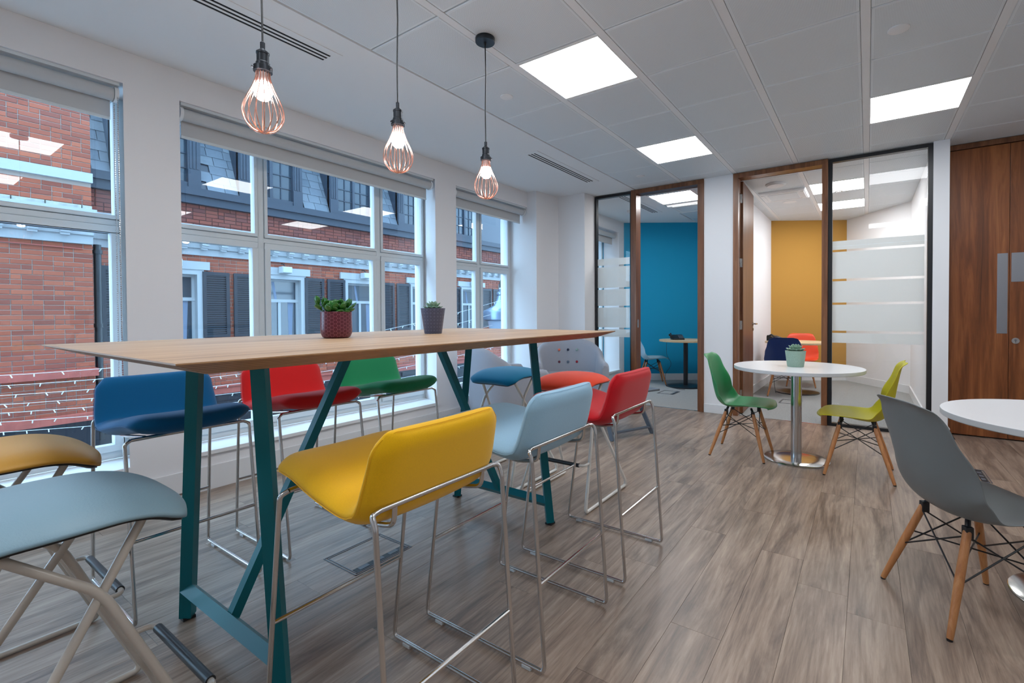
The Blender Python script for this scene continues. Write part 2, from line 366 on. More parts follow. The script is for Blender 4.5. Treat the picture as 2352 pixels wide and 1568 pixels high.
g = MB(); g.box(-4.0, 3.5, -2.0, -1.9, 0, HC); struct(g.build('wall_front', 'wall'))
# meeting room walls
g = MB(); g.box(-1.52, -1.335, PY+.12, 9.2, 0, HC); struct(g.build('wall_between_rooms', 'wall'))
g = MB()
g.box(-4.0, -3.42, 5.6, 6.2, 0, HC); g.box(-4.0, -3.42, 7.25, 7.8, 0, HC); g.box(-4.0, -3.42, 6.2, 7.25, 0, .20); g.box(-4.0, -3.42, 6.2, 7.25, HEAD, HC)
struct(g.build('wall_far_left', 'wall'))
g = MB(); g.prism([(-3.9, 7.12), (-1.3, 8.86), (-1.3, 9.1), (-3.9, 7.5)], 0, HC); struct(g.build('wall_blue', 'bluewall'))
def along(a, b, th, z0, z1, off=0):
    a = Vector(a); b = Vector(b); d = (b-a).normalized(); n_ = Vector((d.y, -d.x))
    q = [a+n_*off, b+n_*off, b+n_*(off+th), a+n_*(off+th)]
    return [(p.x, p.y) for p in q]
g = MB(); g.prism(along((-3.42, 7.441), (-1.52, 8.712), .014, 0, 0), 0, .11); struct(g.build('baseboard_blue_room', 'skirt'))
g = MB(); g.prism([(-1.335, 8.73), (-.287, 9.39), (-.35, 9.6), (-1.45, 8.9)], 0, HC); struct(g.build('wall_ochre', 'ochrewall'))
g = MB(); g.box(.50, .62, 5.80, 8.4, 0, HC); g.prism([(-.287, 9.39), (.50, 8.32), (.62, 8.4), (-.2, 9.55)], 0, HC); struct(g.build('wall_far_right', 'wall'))
g = MB(); g.box(.486, .50, 5.80, 8.32, 0, .11); g.box(-1.335, -1.321, PY+.12, 8.73, 0, .11)
g.prism(along((-.287, 9.39), (.50, 8.32), .014, 0, 0), 0, .11) ; g.prism(along((-1.335, 8.73), (-.287, 9.39), .014, 0, 0), 0, .11)
struct(g.build('baseboard_ochre_room', 'skirt'))
# floor: slab, planks, carpet
g = MB(); g.box(-4.0, 3.5, -2.0, 5.85, -.12, -.006); fl = struct(g.build('floor', 'dark'))
x = -3.58+.012; xi = 0
PW, PL = .1785, 1.22
xs = -3.6285
k = 0
while xs < 3.4:
    off = {(20): -.1}.get(xi, random.uniform(0, PL))
    if abs(xs-(-.063)) < .05: off = (2.125+1.9) % PL
    elif abs(xs-.1155) < .05: off = (2.875+1.9) % PL
    y0 = -1.9+off-PL
    while y0 < 5.84:
        a, b = max(y0, -1.9), min(y0+PL, 5.84 if xs > .6 else PY+.02)
        x0, x1 = max(xs, -3.56), min(xs+PW, 3.4)
        if b-a > .03 and x1-x0 > .01 and b > -.9:
            cx, cy = (x0+x1)/2, (a+b)/2; hx, hy = (x1-x0)/2-.0003, (b-a)/2-.0004
            p = MB(); p.chbox(-hx, hx, -hy, hy, -.006, 0, .0005); p.build('plank', 'plank', fl, loc=(cx, cy, 0))
        y0 += PL
    xs += PW; xi += 1
g = MB(); g.box(-4.0, .62, PY+.02, 9.7, -.12, -.001); o = struct(g.build('floor_carpet', 'carpet'))
g = MB(); g.box(-2.37, -1.61, PY+.012, PY+.03, -.002, .002); g.box(-1.17, -.375, PY+.012, PY+.03, -.002, .002); struct(g.build('trim_1', 'steelb'))
# ceiling: slab, plaster margin along the windows, tiles
g = MB(); g.box(-4.0, 3.5, -2.0, 9.8, HC+.02, HC+.2); ce = struct(g.build('ceiling', 'band'))
g = MB(); g.box(-4.0, -2.40, -2.0, 9.8, HC, HC+.02); g.build('plaster_margin', 'ceil', ce)
g = MB(); g.box(-2.40, -2.392, -2.0, 9.8, HC-.004, HC+.02); g.build('edge_trim', 'band', ce)
CX0 = [-2.389+.5985*i for i in range(10)]; ROW0 = 1.7317-.6*6
tmesh = {}
LIGHTS = set()
def litcell(ix, iy): LIGHTS.add((ix, iy))
for ix, iy in ((1, 7), (1, 10), (4, 10), (1, 4), (4, 4), (1, 1), (7, 10), (5, 7), (7, 4)): litcell(ix, iy)
for ix, iy in ((0, 13), (3, 14), (3, 16)): litcell(ix, iy)
for ix in range(10):
    for iy in range(19):
        x0 = CX0[ix]+.004; x1 = CX0[ix]+.556; y0 = ROW0+.6*iy+.004; y1 = y0+.592
        if x0 > 3.3 or y1 < -1.9: continue
        if y0 > 5.6 and x0 > .45: continue
        if y0 > 9.0: continue
        if (ix, iy) in LIGHTS: continue
        if x0 < -3.0: continue
        key = 't'
        if key not in tmesh:
            p = MB(); p.chbox(-.276, .276, -.296, .296, -.0, .018, .004, '-z'); o = p.build('ceiling_tile', 'tile', ce); tmesh[key] = o.data
        else:
            o = bpy.data.objects.new('ceiling_tile', tmesh[key]); COL.objects.link(o); o.parent = ce
        o.location = ((x0+x1)/2, (y0+y1)/2, HC)
for ix in range(9):
    xa = CX0[ix]+.5575
    g = MB(); y1_ = 9.4 if xa < .4 else 5.9
    g.box(xa, xa+.0435, -1.9, y1_, HC+.0005, HC+.02); g.build('grid_rail', 'band', ce)
desc = {(1, 7): 'square ceiling light panel nearest the pendant lamps', (1, 10): 'square ceiling light panel between the bar table and the blue room door', (4, 10): 'square ceiling light panel at upper right above the round tables',
        (1, 4): 'square ceiling light panel above the viewer', (4, 4): 'square ceiling light panel right above the viewer',
        (1, 1): 'square ceiling light panel behind the viewer on the window side', (7, 10): 'square ceiling light panel in front of the walnut double door',
        (5, 7): 'square ceiling light panel above the right hand round table', (7, 4): 'square ceiling light panel near the right wall behind', (0, 13): 'square ceiling light panel inside the blue meeting room',
        (3, 14): 'nearer square ceiling light panel inside the ochre meeting room', (3, 16): 'farther square ceiling light panel inside the ochre meeting room'}
for (ix, iy), lb in desc.items():
    x0 = CX0[ix]; y0 = ROW0+.6*iy
    t_ = thing('ceiling_light', lb, 'light', (x0+.28, y0+.30, HC), 0, 'ceiling light panels')
    p = MB()
    for a, b, c, d in ((-.278, .278, -.298, -.274), (-.278, .278, .274, .298), (-.278, -.271, -.274, .274), (.271, .278, -.274, .274)): p.box(a, b, c, d, -.001, .02)
    p.build('frame', 'band', t_)
    p = MB(); p.box(-.271, .271, -.274, .274, .002, .012); p.build('diffuser', 'panel2' if iy > 12 else 'panel', t_)
# ------------------------------------------------------------------ main windows
def ring(mb, y0, y1, z0, z1, x0, x1, wd, wb=None):
    wb = wb or wd
    mb.box(x0, x1, y0, y1, z0, z0+wb); mb.box(x0, x1, y0, y1, z1-wd, z1); mb.box(x0, x1, y0, y0+wd, z0+wb, z1-wd); mb.box(x0, x1, y1-wd, y1, z0+wb, z1-wd)
def window(n, y0, y1, muls, zt=1.72):
    fr = MB(); z0, z1 = SILL, HEAD+.04
    ring(fr, y0, y1, z0, z1, FX-.05, FX+.02, .045)
    ys = [y0+.045]+[v for mu in muls for v in (mu-.022, mu+.022)]+[y1-.045]
    for mu in muls: fr.box(FX-.05, FX+.025, mu-.022, mu+.022, z0+.045, z1-.045)
    fr.box(FX-.05, FX+.022, y0+.045, y1-.045, zt-.024, zt+.012)
    o = struct(fr.build('window_%d' % n, 'winframe', bevel=.003))
    for i in range(0, len(ys), 2):
        a, b = ys[i]+.002, ys[i+1]-.002
        for (c, d, wd) in ((zt+.014, z1-.047, .024), (z0+.047, zt-.026, .042)):
            s_ = MB(); ring(s_, a, b, c, d, FX-.03, FX+.036, wd); so = s_.build('sash', 'winframe', o, bevel=.004)
            p = MB(); p.box(FX+.004, FX+.010, a+wd-.002, b-wd+.002, c+wd-.002, d-wd+.002); p.build('pane', 'glass', o)
            q = MB()
            for zz in (c+(d-c)*.22, c+(d-c)*.72):
                if b-a > .3: q.lathe([(.0001, -.001), (.003, 0), (.003, .002), (.0001, .003)], 8, (0, 0, 0))
    return o
window(1, -1.35, 1.0, (-.35,)); window(2, 1.08, 3.43, (1.785, 2.84)); window(3, 3.48, 4.86, (4.245,))
h_ = MB(); h_.lathe([(.008, 0), (.011, .004), (.011, .022), (.004, .028)], 12)
def sillboard(n, a, b, c, d, nose):
    s_ = MB(); s_.prism([(WX+.018, a-nose), (WX+.018, b+nose), (WX, b+nose), (WX, b), (FX+.02, d), (FX+.02, c), (WX, a), (WX, a-nose)], SILL-.028, SILL)
    struct(s_.build('trim_%d' % n, 'sill', bevel=.003))
sillboard(2, -1.25, .912, -1.33, 1.0, 0); sillboard(3, 1.185, 3.31, 1.09, 3.42, 0); sillboard(4, 3.60, 4.858, 3.49, 4.858, 0)
def blind(a, b, label, chain=None):
    t_ = thing('roller_blind', label, 'blind', (WX-.06, (a+b)/2, HEAD), 0, 'roller blinds')
    L_ = (b-a)/2-.012
    p = MB(); p.box(-.045, .045, -L_, L_, -.018, -.001); p.build('headrail', 'winframe', t_)
    p = MB(); p.tube([(-.0, -L_+.02, -.062), (0, L_-.02, -.062)], .038, 20); p.build('roller_tube', 'blind', t_, True)
    p = MB(); p.box(-.034, -.032, -L_+.024, L_-.024, -.185, -.062); p.build('blind_fabric', 'blind', t_)
    p = MB(); p.box(-.040, -.027, -L_+.024, L_-.024, -.203, -.185); p.build('bottom_bar', 'winframe', t_, bevel=.003)
    for sy in (-1, 1):
        p = MB(); p.tube([(0, sy*(L_-.018), -.06), (0, sy*L_, -.06)], .045, 20); p.build('bracket', 'skirt', t_, True)
    if chain:
        for dx in (-.03, .035):
            p = MB(); p.tube([(dx, L_-.006, -.06), (dx+.004, L_-.004, -1.2), (dx, L_-.006, -2.0)], .0016, 5)
            for i in range(150): z = -.09-i*.0128; p.box(dx-.0028, dx+.0032, L_-.009, L_-.003, z, z+.006)
            p.build('bead_chain', 'steelb', t_)
blind(-1.25, .912, 'grey roller blind with bead chain over the left window', True)
blind(1.185, 3.31, 'long grey roller blind over the middle window', False); blind(3.60, 4.86, 'short grey roller blind over the window beside the column', False)

# ------------------------------------------------------------------ partition: doors and glazed screens
def door_frame(n, x0, x1, w_, mat='frame', hinge=None):
    f = MB(); f.box(x0, x0+w_, PY-.012, PY+.13, 0, HC-.055); f.box(x1-w_, x1, PY-.012, PY+.13, 0, HC-.055); f.box(x0, x1, PY-.012, PY+.13, HC-.055, HC-.004)
    f.box(x0+w_, x0+w_+.012, PY+.03, PY+.085, 0, HC-.055) if hinge == 'l0' else None
    return struct(f.build('door_%d' % n, mat, bevel=.002))
d1 = door_frame(1, -2.442, -1.547, .070); d2 = door_frame(2, -1.229, -.329, .052)
def leaf(par, x0, x1, y0, y1, sx):
    p = MB(); p.prism([(x0, y0), (x1, y0), (x1-sx, y1), (x0-sx, y1)], .008, HC-.062); l = p.build('door_leaf', 'walnut2' if False else 'frame', par, bevel=.002)
    return l
l1 = leaf(d1, -1.600, -1.556, PY+.138, PY+.93, 0)
l2 = leaf(d2, -1.197, -1.152, PY+.138, PY+.92, .038)
for par, xh, yy in ((d1, -1.617, PY+.125), (d2, -1.177, PY+.125)):
    for z in (.22, 1.0, 1.70, 2.42):
        p = MB(); 
        if par is d2: p.box(-1.178, -1.160, PY+.135, PY+.139, z-.05, z+.05); p.box(-1.1775, -1.1755, PY+.07, PY+.13, z-.05, z+.05); p.tube([(-1.178, PY+.134, z-.05), (-1.178, PY+.134, z+.05)], .006, 8)
        else: p.box(xh-.003, xh, yy-.03, yy, z-.05, z+.05)
        p.build('hinge', 'steelb', par)
def lever(par, x, y, z, sx):
    p = MB(); p.tube([(x, y, z), (x+sx*.045, y, z)], .009, 10); p.tube(rounded([(x+sx*.045, y, z), (x+sx*.052, y, z), (x+sx*.052, y-.11, z)], .01), .008, 10); p.lathe([(.0001, 0), (.024, 0), (.024, .004), (.0001, .004)], 18, (0, 0, 0)) if False else None
    p.build('lever_handle', 'steelb', par, True)
    p = MB(); p.tube([(x, y, z), (x+sx*.008, y, z)], .026, 18); p.tube([(x, y, z-.07), (x+sx*.012, y, z-.07)], .016, 14); p.build('rose', 'steelb', par, True)
lever(l2, -1.188, PY+.86, 1.0, 1); lever(l1, -1.600, PY+.87, 1.03, -1)
p = MB(); p.box(-2.372, -2.369, PY+.02, PY+.06, .96, 1.06); p.build('strike_plate', 'steelb', d1)
def screen(n, x0, x1, w_):
    f = MB(); y0, y1 = PY+.015, PY+.075; zb, zt = 0, HC-.008
    f.box(x0, x1, y0, y1, zb, .03); f.box(x0, x1, y0, y1, zt-.032, zt); f.box(x0, x0+w_, y0, y1, .03, zt-.032); f.box(x1-w_, x1, y0, y1, .03, zt-.032)
    o = struct(f.build('window_%d' % n, 'black'))
    p = MB(); p.box(x0+w_, x1-w_, PY+.04, PY+.05, .03, zt-.032); p.build('pane', 'pglass', o)
    for a, b in ((1.764, 1.85), (1.473, 1.742), (1.237, 1.450), (.956, 1.215), (.835, .934)):
        p = MB(); p.box(x0+w_+.001, x1-w_-.02, PY+.0505, PY+.0515, a, b); p.build('frosted_band', 'frost', o)
screen(4, -2.962, -2.444, .022); screen(5, -.328, .487, .036)
# double walnut door in its recess
DY = 5.765
f = MB(); f.box(.601, .622, DY-.01, 5.85, 0, HC-.05); f.box(.601, 2.0, DY-.01, 5.85, HC-.05, HC-.004); f.box(1.98, 2.0, DY-.01, 5.85, 0, HC-.05)
dd = struct(f.build('door_3', 'frame', bevel=.002))
for a, b in ((.626, 1.030), (1.033, 1.974)):
    p = MB(); p.box(a, b, DY, DY+.05, .012, HC-.056); lf = p.build('door_leaf', 'walnut', dd, bevel=.0015, loc=None)
p = MB(); p.box(.953, 1.022, DY-.003, DY, .945, 1.655); p.build('push_plate', 'plate', dd, bevel=.006)
p = MB(); p.box(1.044, 1.128, DY-.003, DY, 1.40, 1.655); p.build('finger_plate', 'plate', dd, bevel=.004)
p = MB(); p.tube([(1.075, DY, .883), (1.075, DY-.006, .883)], .026, 24); lk = p.build('lock_rose', 'steelb', dd, True)
p = MB(); p.tube([(1.075, DY-.006, .888), (1.075, DY-.009, .888)], .009, 14); p.box(1.0715, 1.0785, DY-.009, DY-.006, .868, .886); p.build('keyhole', 'plate', lk)
for a, b in ((.628, .630), (1.968, 1.972)): pass
# far-left room window seen through the glass
f = MB(); ring(f, 6.2, 7.25, .20, HEAD, -3.80, -3.72, .05, .06); o = struct(f.build('window_6', 'winframe')); f = MB(); f.box(-3.76, -3.755, 6.25, 7.2, .26, HEAD-.05); f.build('pane', 'glass', o)
f = MB(); f.box(-3.79, -3.735, 6.70, 6.75, .26, HEAD-.05); f.build('mullion', 'winframe', o); f = MB(); f.box(-3.72, -3.39, 6.2, 7.25, .18, .205); struct(f.build('trim_5', 'sill'))
t_ = thing('roller_blind', 'grey roller blind inside the blue meeting room', 'blind', (-3.50, 6.73, HEAD), 0, 'roller blinds')
p = MB(); p.tube([(0, -.50, -.06), (0, .50, -.06)], .038, 16); p.build('roller_tube', 'blind', t_, True); p = MB(); p.box(-.034, -.032, -.49, .49, -.20, -.06); p.build('blind_fabric', 'blind', t_)

# ------------------------------------------------------------------ across the street
HB = .075
def bricks(bld, X, y0, y1, z0, z1, holes, mat, mortar, near=300, bp=None):
    g = MB()
    hs = sorted(h for h in holes if h[1]-h[0] < 3)
    if hs:
        hz0, hz1 = hs[0][2], hs[0][3]; g.box(X-.30, X-.012, y0, y1, z0, hz0); g.box(X-.30, X-.012, y0, y1, hz1, z1); yy = y0
        for h in hs: g.box(X-.30, X-.012, yy, h[0], hz0, hz1); yy = h[1]
        g.box(X-.30, X-.012, yy, y1, hz0, hz1); g.box(X-.32, X-.30, y0, y1, z0, z1)
    else: g.box(X-.30, X-.012, y0, y1, z0, z1)
    g.build('mortar_backing', mortar, bld)
    L_ = []
    rows = int((z1-z0)/HB)
    for r_ in range(rows+1):
        z = z0+r_*HB
        if z+HB > z1+.03: break
        y = y0-(.112 if r_ % 2 else 0); k_ = 0
        while y < y1:
            ln = .225 if ((k_+r_) % 3) else .1125
            a, b = max(y+.005, y0), min(y+ln-.005, y1); y += ln; k_ += 1
            if b-a < .03: continue
            parts = [(a, b)]
            for (ha, hb, hz0, hz1) in holes:
                if z+HB > hz0+.01 and z < hz1-.01:
                    nn = []
                    for a_, b_ in parts:
                        if b_ <= ha or a_ >= hb: nn.append((a_, b_))
                        else:
                            if ha-a_ > .04: nn.append((a_, ha))
                            if b_-hb > .04: nn.append((hb, b_))
                    parts = nn
            for a_, b_ in parts: L_.append((a_, b_, z+.005, z+HB-.005))
    L_.sort(key=lambda q: (X**2+((q[0]+q[1])/2)**2+(q[2]-1.2)**2 if (bp is None or bp(q)) else 1e6))
    cache = {}
    for i, (a, b, c, d) in enumerate(L_[:near]):
        key = round(b-a, 3)
        if key not in cache:
            p = MB(); p.chbox(-.06, 0, -(b-a)/2, (b-a)/2, -(d-c)/2, (d-c)/2, .004, 'x'); o = p.build('brick', mat, bld); cache[key] = o.data
        else: o = bpy.data.objects.new('brick', cache[key]); COL.objects.link(o); o.parent = bld
        o.location = (X+random.uniform(-.004, .003), (a+b)/2, (c+d)/2)
    if len(L_) > near:
        g = MB()
        for a, b, c, d in L_[near:]: g.chbox(X-.06, X+random.uniform(-.004, .003), a, b, c, d, .004, 'x')
        o = g.build('brick_field', mat, bld); o['kind'] = 'stuff'
XA, XB = -11.2, -10.3
WC = [3.53+2.123*i for i in range(6)]
mb_ = thing('brick_building', 'long red brick building with slate mansard, dormers and black shutters across the street', 'building', (XA, 8.5, -3.6))
mb_i = thing('brick_building', 'nearer orange brick building block filling the left window across the street', 'building', (XB, -1, -3.6))
inv = Vector((XA, 8.5, -3.6)); inv2 = Vector((XB, -1, -3.6))
def reparent(par, off):
    for c in par.children: c.location = Vector(c.location)-off
holes = [(c-.56, c+.56, .60, 2.22) for c in WC]
bricks(mb_, XA, 2.235, 16.0, -.40, 2.36, holes, 'brick', 'mortar', 190, lambda q: q[0] < 8 and q[2] > .0)
bricks(mb_, XA, 2.235, 16.0, 2.92, 3.38, [], 'brick2', 'mortar2', 110, lambda q: q[0] < 8.5)
def cornice(par, X, a, b, z0, z1, sp, ph):
    g = MB(); g.extrude([(X-.05, z0), (X+.05, z0), (X+.06, z0+.12), (X+.10, z0+.14), (X+.10, z1-.14), (X+.24, z1-.10), (X+.30, z1-.05), (X+.30, z1), (X-.05, z1)], 'y', a, b); g.build('cornice', 'stucco', par)
    y = ph
    cached = None
    while y < b-.1:
        if y > a:
            if cached is None:
                g = MB(); g.box(0, .13, -.06, .06, -.02, .12); g.box(0, .10, -.055, .055, -.06, -.02); g.box(0, .07, -.05, .05, -.10, -.06); o = g.build('dentil', 'stucco', par); cached = o.data
            else: o = bpy.data.objects.new('dentil', cached); COL.objects.link(o); o.parent = par
            o.location = (X+.10, y, z0+.205)
        y += sp
cornice(mb_, XA, 2.1, 16, 2.35, 2.92, .346, 2.33)
g = MB(); g.box(XA-.1, XA+.10, 2.1, 16, 3.37, 3.53); g.box(XA-.1, XA+.16, 2.1, 16, 3.53, 3.66); g.box(XA-.1, XA+.06, 2.1, 16, 3.66, 3.70); g.build('gutter', 'bluegrey', mb_)
g = MB(); g.box(XA-.05, XA+.10, 2.1, 16, -.50, -.35); g.box(XA-.05, XA+.14, 2.1, 16, -.36, -.33); g.build('string_course', 'pinkpaint', mb_)
g = MB(); g.box(XA-.2, XA+.06, 2.1, 16, -3.6, -.50); g.build('shopfront', 'shopblack', mb_)
g = MB(); 
for i in range(8): g.box(XA+.06, XA+.10, 2.2+i*1.7, 2.32+i*1.7, -3.6, -.55)
g.box(XA+.06, XA+.14, 2.1, 16, -.75, -.66); g.build('shopfront_trim', 'shopblack', mb_)
for ci, c in enumerate(WC):
    f = MB(); f.box(XA-.02, XA+.05, c-.66, c+.66, 2.06, 2.225); f.box(XA-.16, XA+.03, c-.56, c-.44, .60, 2.06); f.box(XA-.16, XA+.03, c+.44, c+.56, .60, 2.06); f.box(XA-.04, XA+.10, c-.60, c+.60, .50, .60); f.box(XA-.16, XA+.03, c-.44, c+.44, 1.96, 2.06)
    wd = f.build('facade_window', 'stucco', mb_)
    f = MB(); ring(f, c-.44, c+.44, .60, 1.96, XA-.17, XA-.11, .05); f.box(XA-.17, XA-.10, c-.44, c+.44, 1.43, 1.50); f.box(XA-.17, XA-.11, c-.03, c+.03, .65, 1.43); f.build('glazing_bar', 'stucco', wd)
    for a, b, z0, z1 in ((c-.39, c+.39, 1.50, 1.91), (c-.39, c-.03, .65, 1.43), (c+.03, c+.39, .65, 1.43)):
        f = MB(); f.box(XA-.145, XA-.14, a, b, z0, z1); f.build('pane', 'darkglass', wd)
    f = MB(); f.extrude([(c+.22, .65), (c+.30, .65), (c+.33, 1.43), (c+.20, 1.43)], 'x', XA-.139, XA-.137); f.extrude([(c-.10, 1.50), (c-.04, 1.50), (c-.10, 1.90), (c-.16, 1.90)], 'x', XA-.139, XA-.137); f.build('curtain', 'curtain', wd)
    for sx in (-1, 1):
        y0 = c+sx*.53 if sx > 0 else c-1.02; y1 = y0+.49
        if y1 < 2.3: continue
        f = MB(); ring(f, y0, y1, .68, 2.03, XA+.02, XA+.055, .065); sh = f.build('shutter', 'shutter', mb_, bevel=.004)
        f = MB()
        for i in range(27):
            z = .76+i*.0455; f.add([(XA+.022, y0+.065, z+.008), (XA+.05, y0+.065, z), (XA+.052, y0+.065, z+.009), (XA+.024, y0+.065, z+.017), (XA+.022, y1-.065, z+.008), (XA+.05, y1-.065, z), (XA+.052, y1-.065, z+.009), (XA+.024, y1-.065, z+.017)], [(0,1,2,3),(7,6,5,4),(0,4,5,1),(1,5,6,2),(2,6,7,3),(3,7,4,0)])
        o = f.build('louvre', 'louvre', sh); o['kind'] = 'stuff'
        f = MB(); f.box(XA+.0, XA+.012, y0+.05, y1-.05, .72, 1.99); f.build('slat_gap_shade', 'shopblack', sh)  # black sheet behind the slats, shade of the gaps put into its colour
    f = MB(); f.box(XA+.07, XA+.24, c-.10, c+.13, 2.09, 2.24); f.box(XA+.24, XA+.26, c-.09, c+.12, 2.10, 2.23); fo = f.build('floodlight', 'floodlight', mb_, bevel=.02)
    f = MB(); f.tube([(XA, c, 2.32), (XA+.12, c, 2.30), (XA+.15, c, 2.24)], .012, 8); f.build('bracket', 'black', fo)
# mansard: slates and dormers
def roofx(z): return XA-.02-(z-3.70)*.42
sl = None
for r_ in range(10):
    z = 3.70+r_*.20; 
    y = 2.1+(r_ % 2)*.15
    while y < 12.2:
        wdt = random.uniform(.26, .34); d_ = (y-4.78) % 2.1
        if d_ > 1.30 or d_+wdt < 0.08:
            g = MB(); x0, x1 = roofx(z), roofx(z+.23)
            g.add([(x0+.012, .004, 0), (x0+.012, wdt-.006, random.uniform(-.01, .01)), (x1+.004, wdt-.006, .225), (x1+.004, .004, .225), (x0-.004, .004, 0), (x0-.004, wdt-.006, 0), (x1-.004, wdt-.006, .225), (x1-.004, .004, .225)], [(0,1,2,3),(7,6,5,4),(0,4,5,1),(1,5,6,2),(2,6,7,3),(3,7,4,0)])
            g.build('roof_slate', 'slate', mb_, loc=(0, y, z))
        y += wdt
g = MB(); g.add([(roofx(3.6)-.02, 2.1, 3.6), (roofx(3.6)-.02, 16, 3.6), (roofx(6.2)-.02, 16, 6.2), (roofx(6.2)-.02, 2.1, 6.2)], [(0, 1, 2, 3)]); g.build('roof_underlay', 'bluegrey', mb_)
for i in range(-1, 4):
    a = 4.78+2.1*i; b = a+1.39
    if b < 2.3: continue
    f = MB(); z0, z1 = 3.70, 6.0
    f.box(XA-.55, XA-.04, a, a+.05, z0, z1); f.box(XA-.55, XA-.04, b-.05, b, z0, z1)
    for q in (a, b-.22):
        f.box(XA-.12, XA+.0, q, q+.22, z0, z1)
        for j in range(3): f.box(XA+.0, XA+.012, q+.03+j*.06, q+.065+j*.06, z0+.38, z1)
        f.box(XA+.0, XA+.02, q, q+.22, z0, z0+.36)
    f.box(XA-.15, XA, a, b, z0, z0+.10); f.box(XA-.6, XA+.1, a-.1, b+.1, z1, z1+.15)
    dm = f.build('dormer', 'bluegrey', mb_)
    f = MB(); f.box(XA-.10, XA-.095, a+.22, b-.22, z0+.10, z1); f.build('pane', 'darkglass', dm)
    f = MB(); f.box(XA-.095, XA-.04, (a+b)/2-.035, (a+b)/2+.035, z0+.1, z1)
    for j in range(1, 8): f.box(XA-.094, XA-.07, a+.22, b-.22, z0+.10+j*.29-.01, z0+.10+j*.29+.01)
    for q in (a+.22+.24, b-.22-.24): f.box(XA-.094, XA-.075, q-.01, q+.01, z0+.1, z1)
    f.build('glazing_bar', 'bluegrey', dm)
reparent(mb_, inv)
# near block
bricks(mb_i, XB, -2.5, 2.22, -.42, 2.30, [], 'brick', 'mortar', 150, lambda q: q[0] > .9)
bricks(mb_i, XB, -2.5, 2.22, 2.90, 6.0, [(-2.5, 2.22, 3.26, 3.41)], 'brick', 'mortar', 150, lambda q: q[0] > .9)
cornice(mb_i, XB, -2.5, 2.22, 2.28, 2.80, .346, -2.27)
g = MB(); g.box(XB-.05, XB+.06, -2.5, 2.23, 3.26, 3.41); g.build('white_band', 'stucco', mb_i)
y = -2.5
while y < 2.2:
    wdt = random.uniform(.25, .42); e = min(y+wdt, 2.235); g = MB(); g.chbox(-.1, .03+random.uniform(-.01, .01), 0, e-y-.012, .004, .095, .01, 'x'); g.build('stone_block', 'stone', mb_i, loc=(XB, y, 2.80)); y += wdt
g = MB(); g.box(XB-.05, XB+.10, -2.5, 2.25, .18, .30); g.build('string_course', 'pinkpaint', mb_i)
g = MB(); g.box(XB-.05, XB+.12, -2.5, 2.25, -.52, -.40); g.build('string_course', 'pinkpaint', mb_i)
g = MB(); g.box(XB-.2, XB+.06, -2.5, 2.25, -3.6, -.52); g.build('shopfront', 'shopblack', mb_i)
g = MB(); g.box(XB-.58, XB-.31, 2.14, 2.22, -3.6, 6.0); g.box(XB-.31, XB-.02, 2.20, 2.22, -3.6, 6); g.build('side_wall', 'brick2', mb_i)
g = MB(); g.tube([(XB-.1, 2.30, 2.3), (XB-.1, 2.30, -.9)], .05, 12)
for z in (2.15, .95, -.1): g.tube([(XB-.1, 2.30, z), (XB-.1, 2.30, z+.06)], .065, 12)
g.build('downpipe', 'black', mb_i, True)
g = MB(); g.tube(rounded([(XB+.02, -1.2, 2.22), (XB+.03, .2, 2.18), (XB+.03, .55, 2.05), (XB+.03, .62, 1.75)], .1), .012, 6); g.tube(rounded([(XB+.02, 2.1, 2.20), (XB+.03, .9, 2.22), (XB+.03, .70, 2.1), (XB+.03, .68, 1.75)], .1), .010, 6); g.build('wall_cable', 'pinkpaint', mb_i, True)
reparent(mb_i, inv2)
g = MB(); g.box(-16, 4.0, -14, 26, -3.7, -3.6); struct(g.build('street', 'asphalt'))
# our own outside wall, unseen upper part raised to shade the facade opposite
g = MB(); g.box(-4.2, -4.0, -2.0, 9.8, -3.6, SILL-.06); g.box(-4.2, -4.0, -2.0, 9.8, HEAD+.1, 17.0); g.box(-4.2, -4.0, -12.0, -2.0, -3.6, 17.0); g.box(-4.2, -4.0, 9.8, 24, -3.6, 17.0)
struct(g.build('wall_outside', 'wall'))
# street lantern
sl_ = thing('street_lamp', 'grey bell-shaped street lantern outside the window beside the column', 'street lamp', (-6.0, 7.3, .70))
p = MB(); p.lathe([(.30, .30), (.36, .33), (.375, .47), (.36, .50), (.30, .52), (.16, .60), (.10, .72), (.075, .80)], 40); p.build('hood', 'lamphouse', sl_, True)
p = MB(); p.lathe([(.0001, .0), (.12, .01), (.20, .07), (.25, .18), (.27, .31)], 32); p.build('globe', 'lampglass', sl_, True)
p = MB(); p.lathe([(.075, .80), (.09, .82), (.085, .86), (.05, .88), (.06, .93), (.03, .96)], 24); p.build('cap', 'lamphouse', sl_, True)
p = MB(); p.tube(rounded([(0, 0, .94), (0, 0, 1.10), (.0, .3, 1.18), (0, 1.6, 1.18)], .08), .035, 12); p.build('arm', 'black', sl_, True)
# fairy lights strung along the street
def fairy(label, A, B, sag, n=26):
    A, B = Vector(A), Vector(B); mid = (A+B)/2
    t_ = thing('fairy_light_string', label, 'string lights', mid, 0, 'fairy light strings over the street')
    P_ = [A+(B-A)*(i/24)-Vector((0, 0, sag*4*(i/24)*(1-i/24)))-mid for i in range(25)]
    p = MB(); p.tube(P_, .003, 5); p.build('wire', 'wire', t_, True)
    p = MB()
    for i in range(n):
        u = (i+random.random()*.7)/n; q = A+(B-A)*u-Vector((0, 0, sag*4*u*(1-u)))-mid
        d_ = random.uniform(-.02, .02); p.tube([q, q+Vector((d_, d_, -.035))], .006, 5)
    o = p.build('bulb', 'wire', t_); o['kind'] = 'stuff'
FS = [((-9.6, -3, z_), (-4.9-.12*q_, 9.6-.05*q_, 2.3-.33*q_), .95-.06*q_) for q_, z_ in enumerate((.82, .72, .63, .55, .48, .40, .30))]
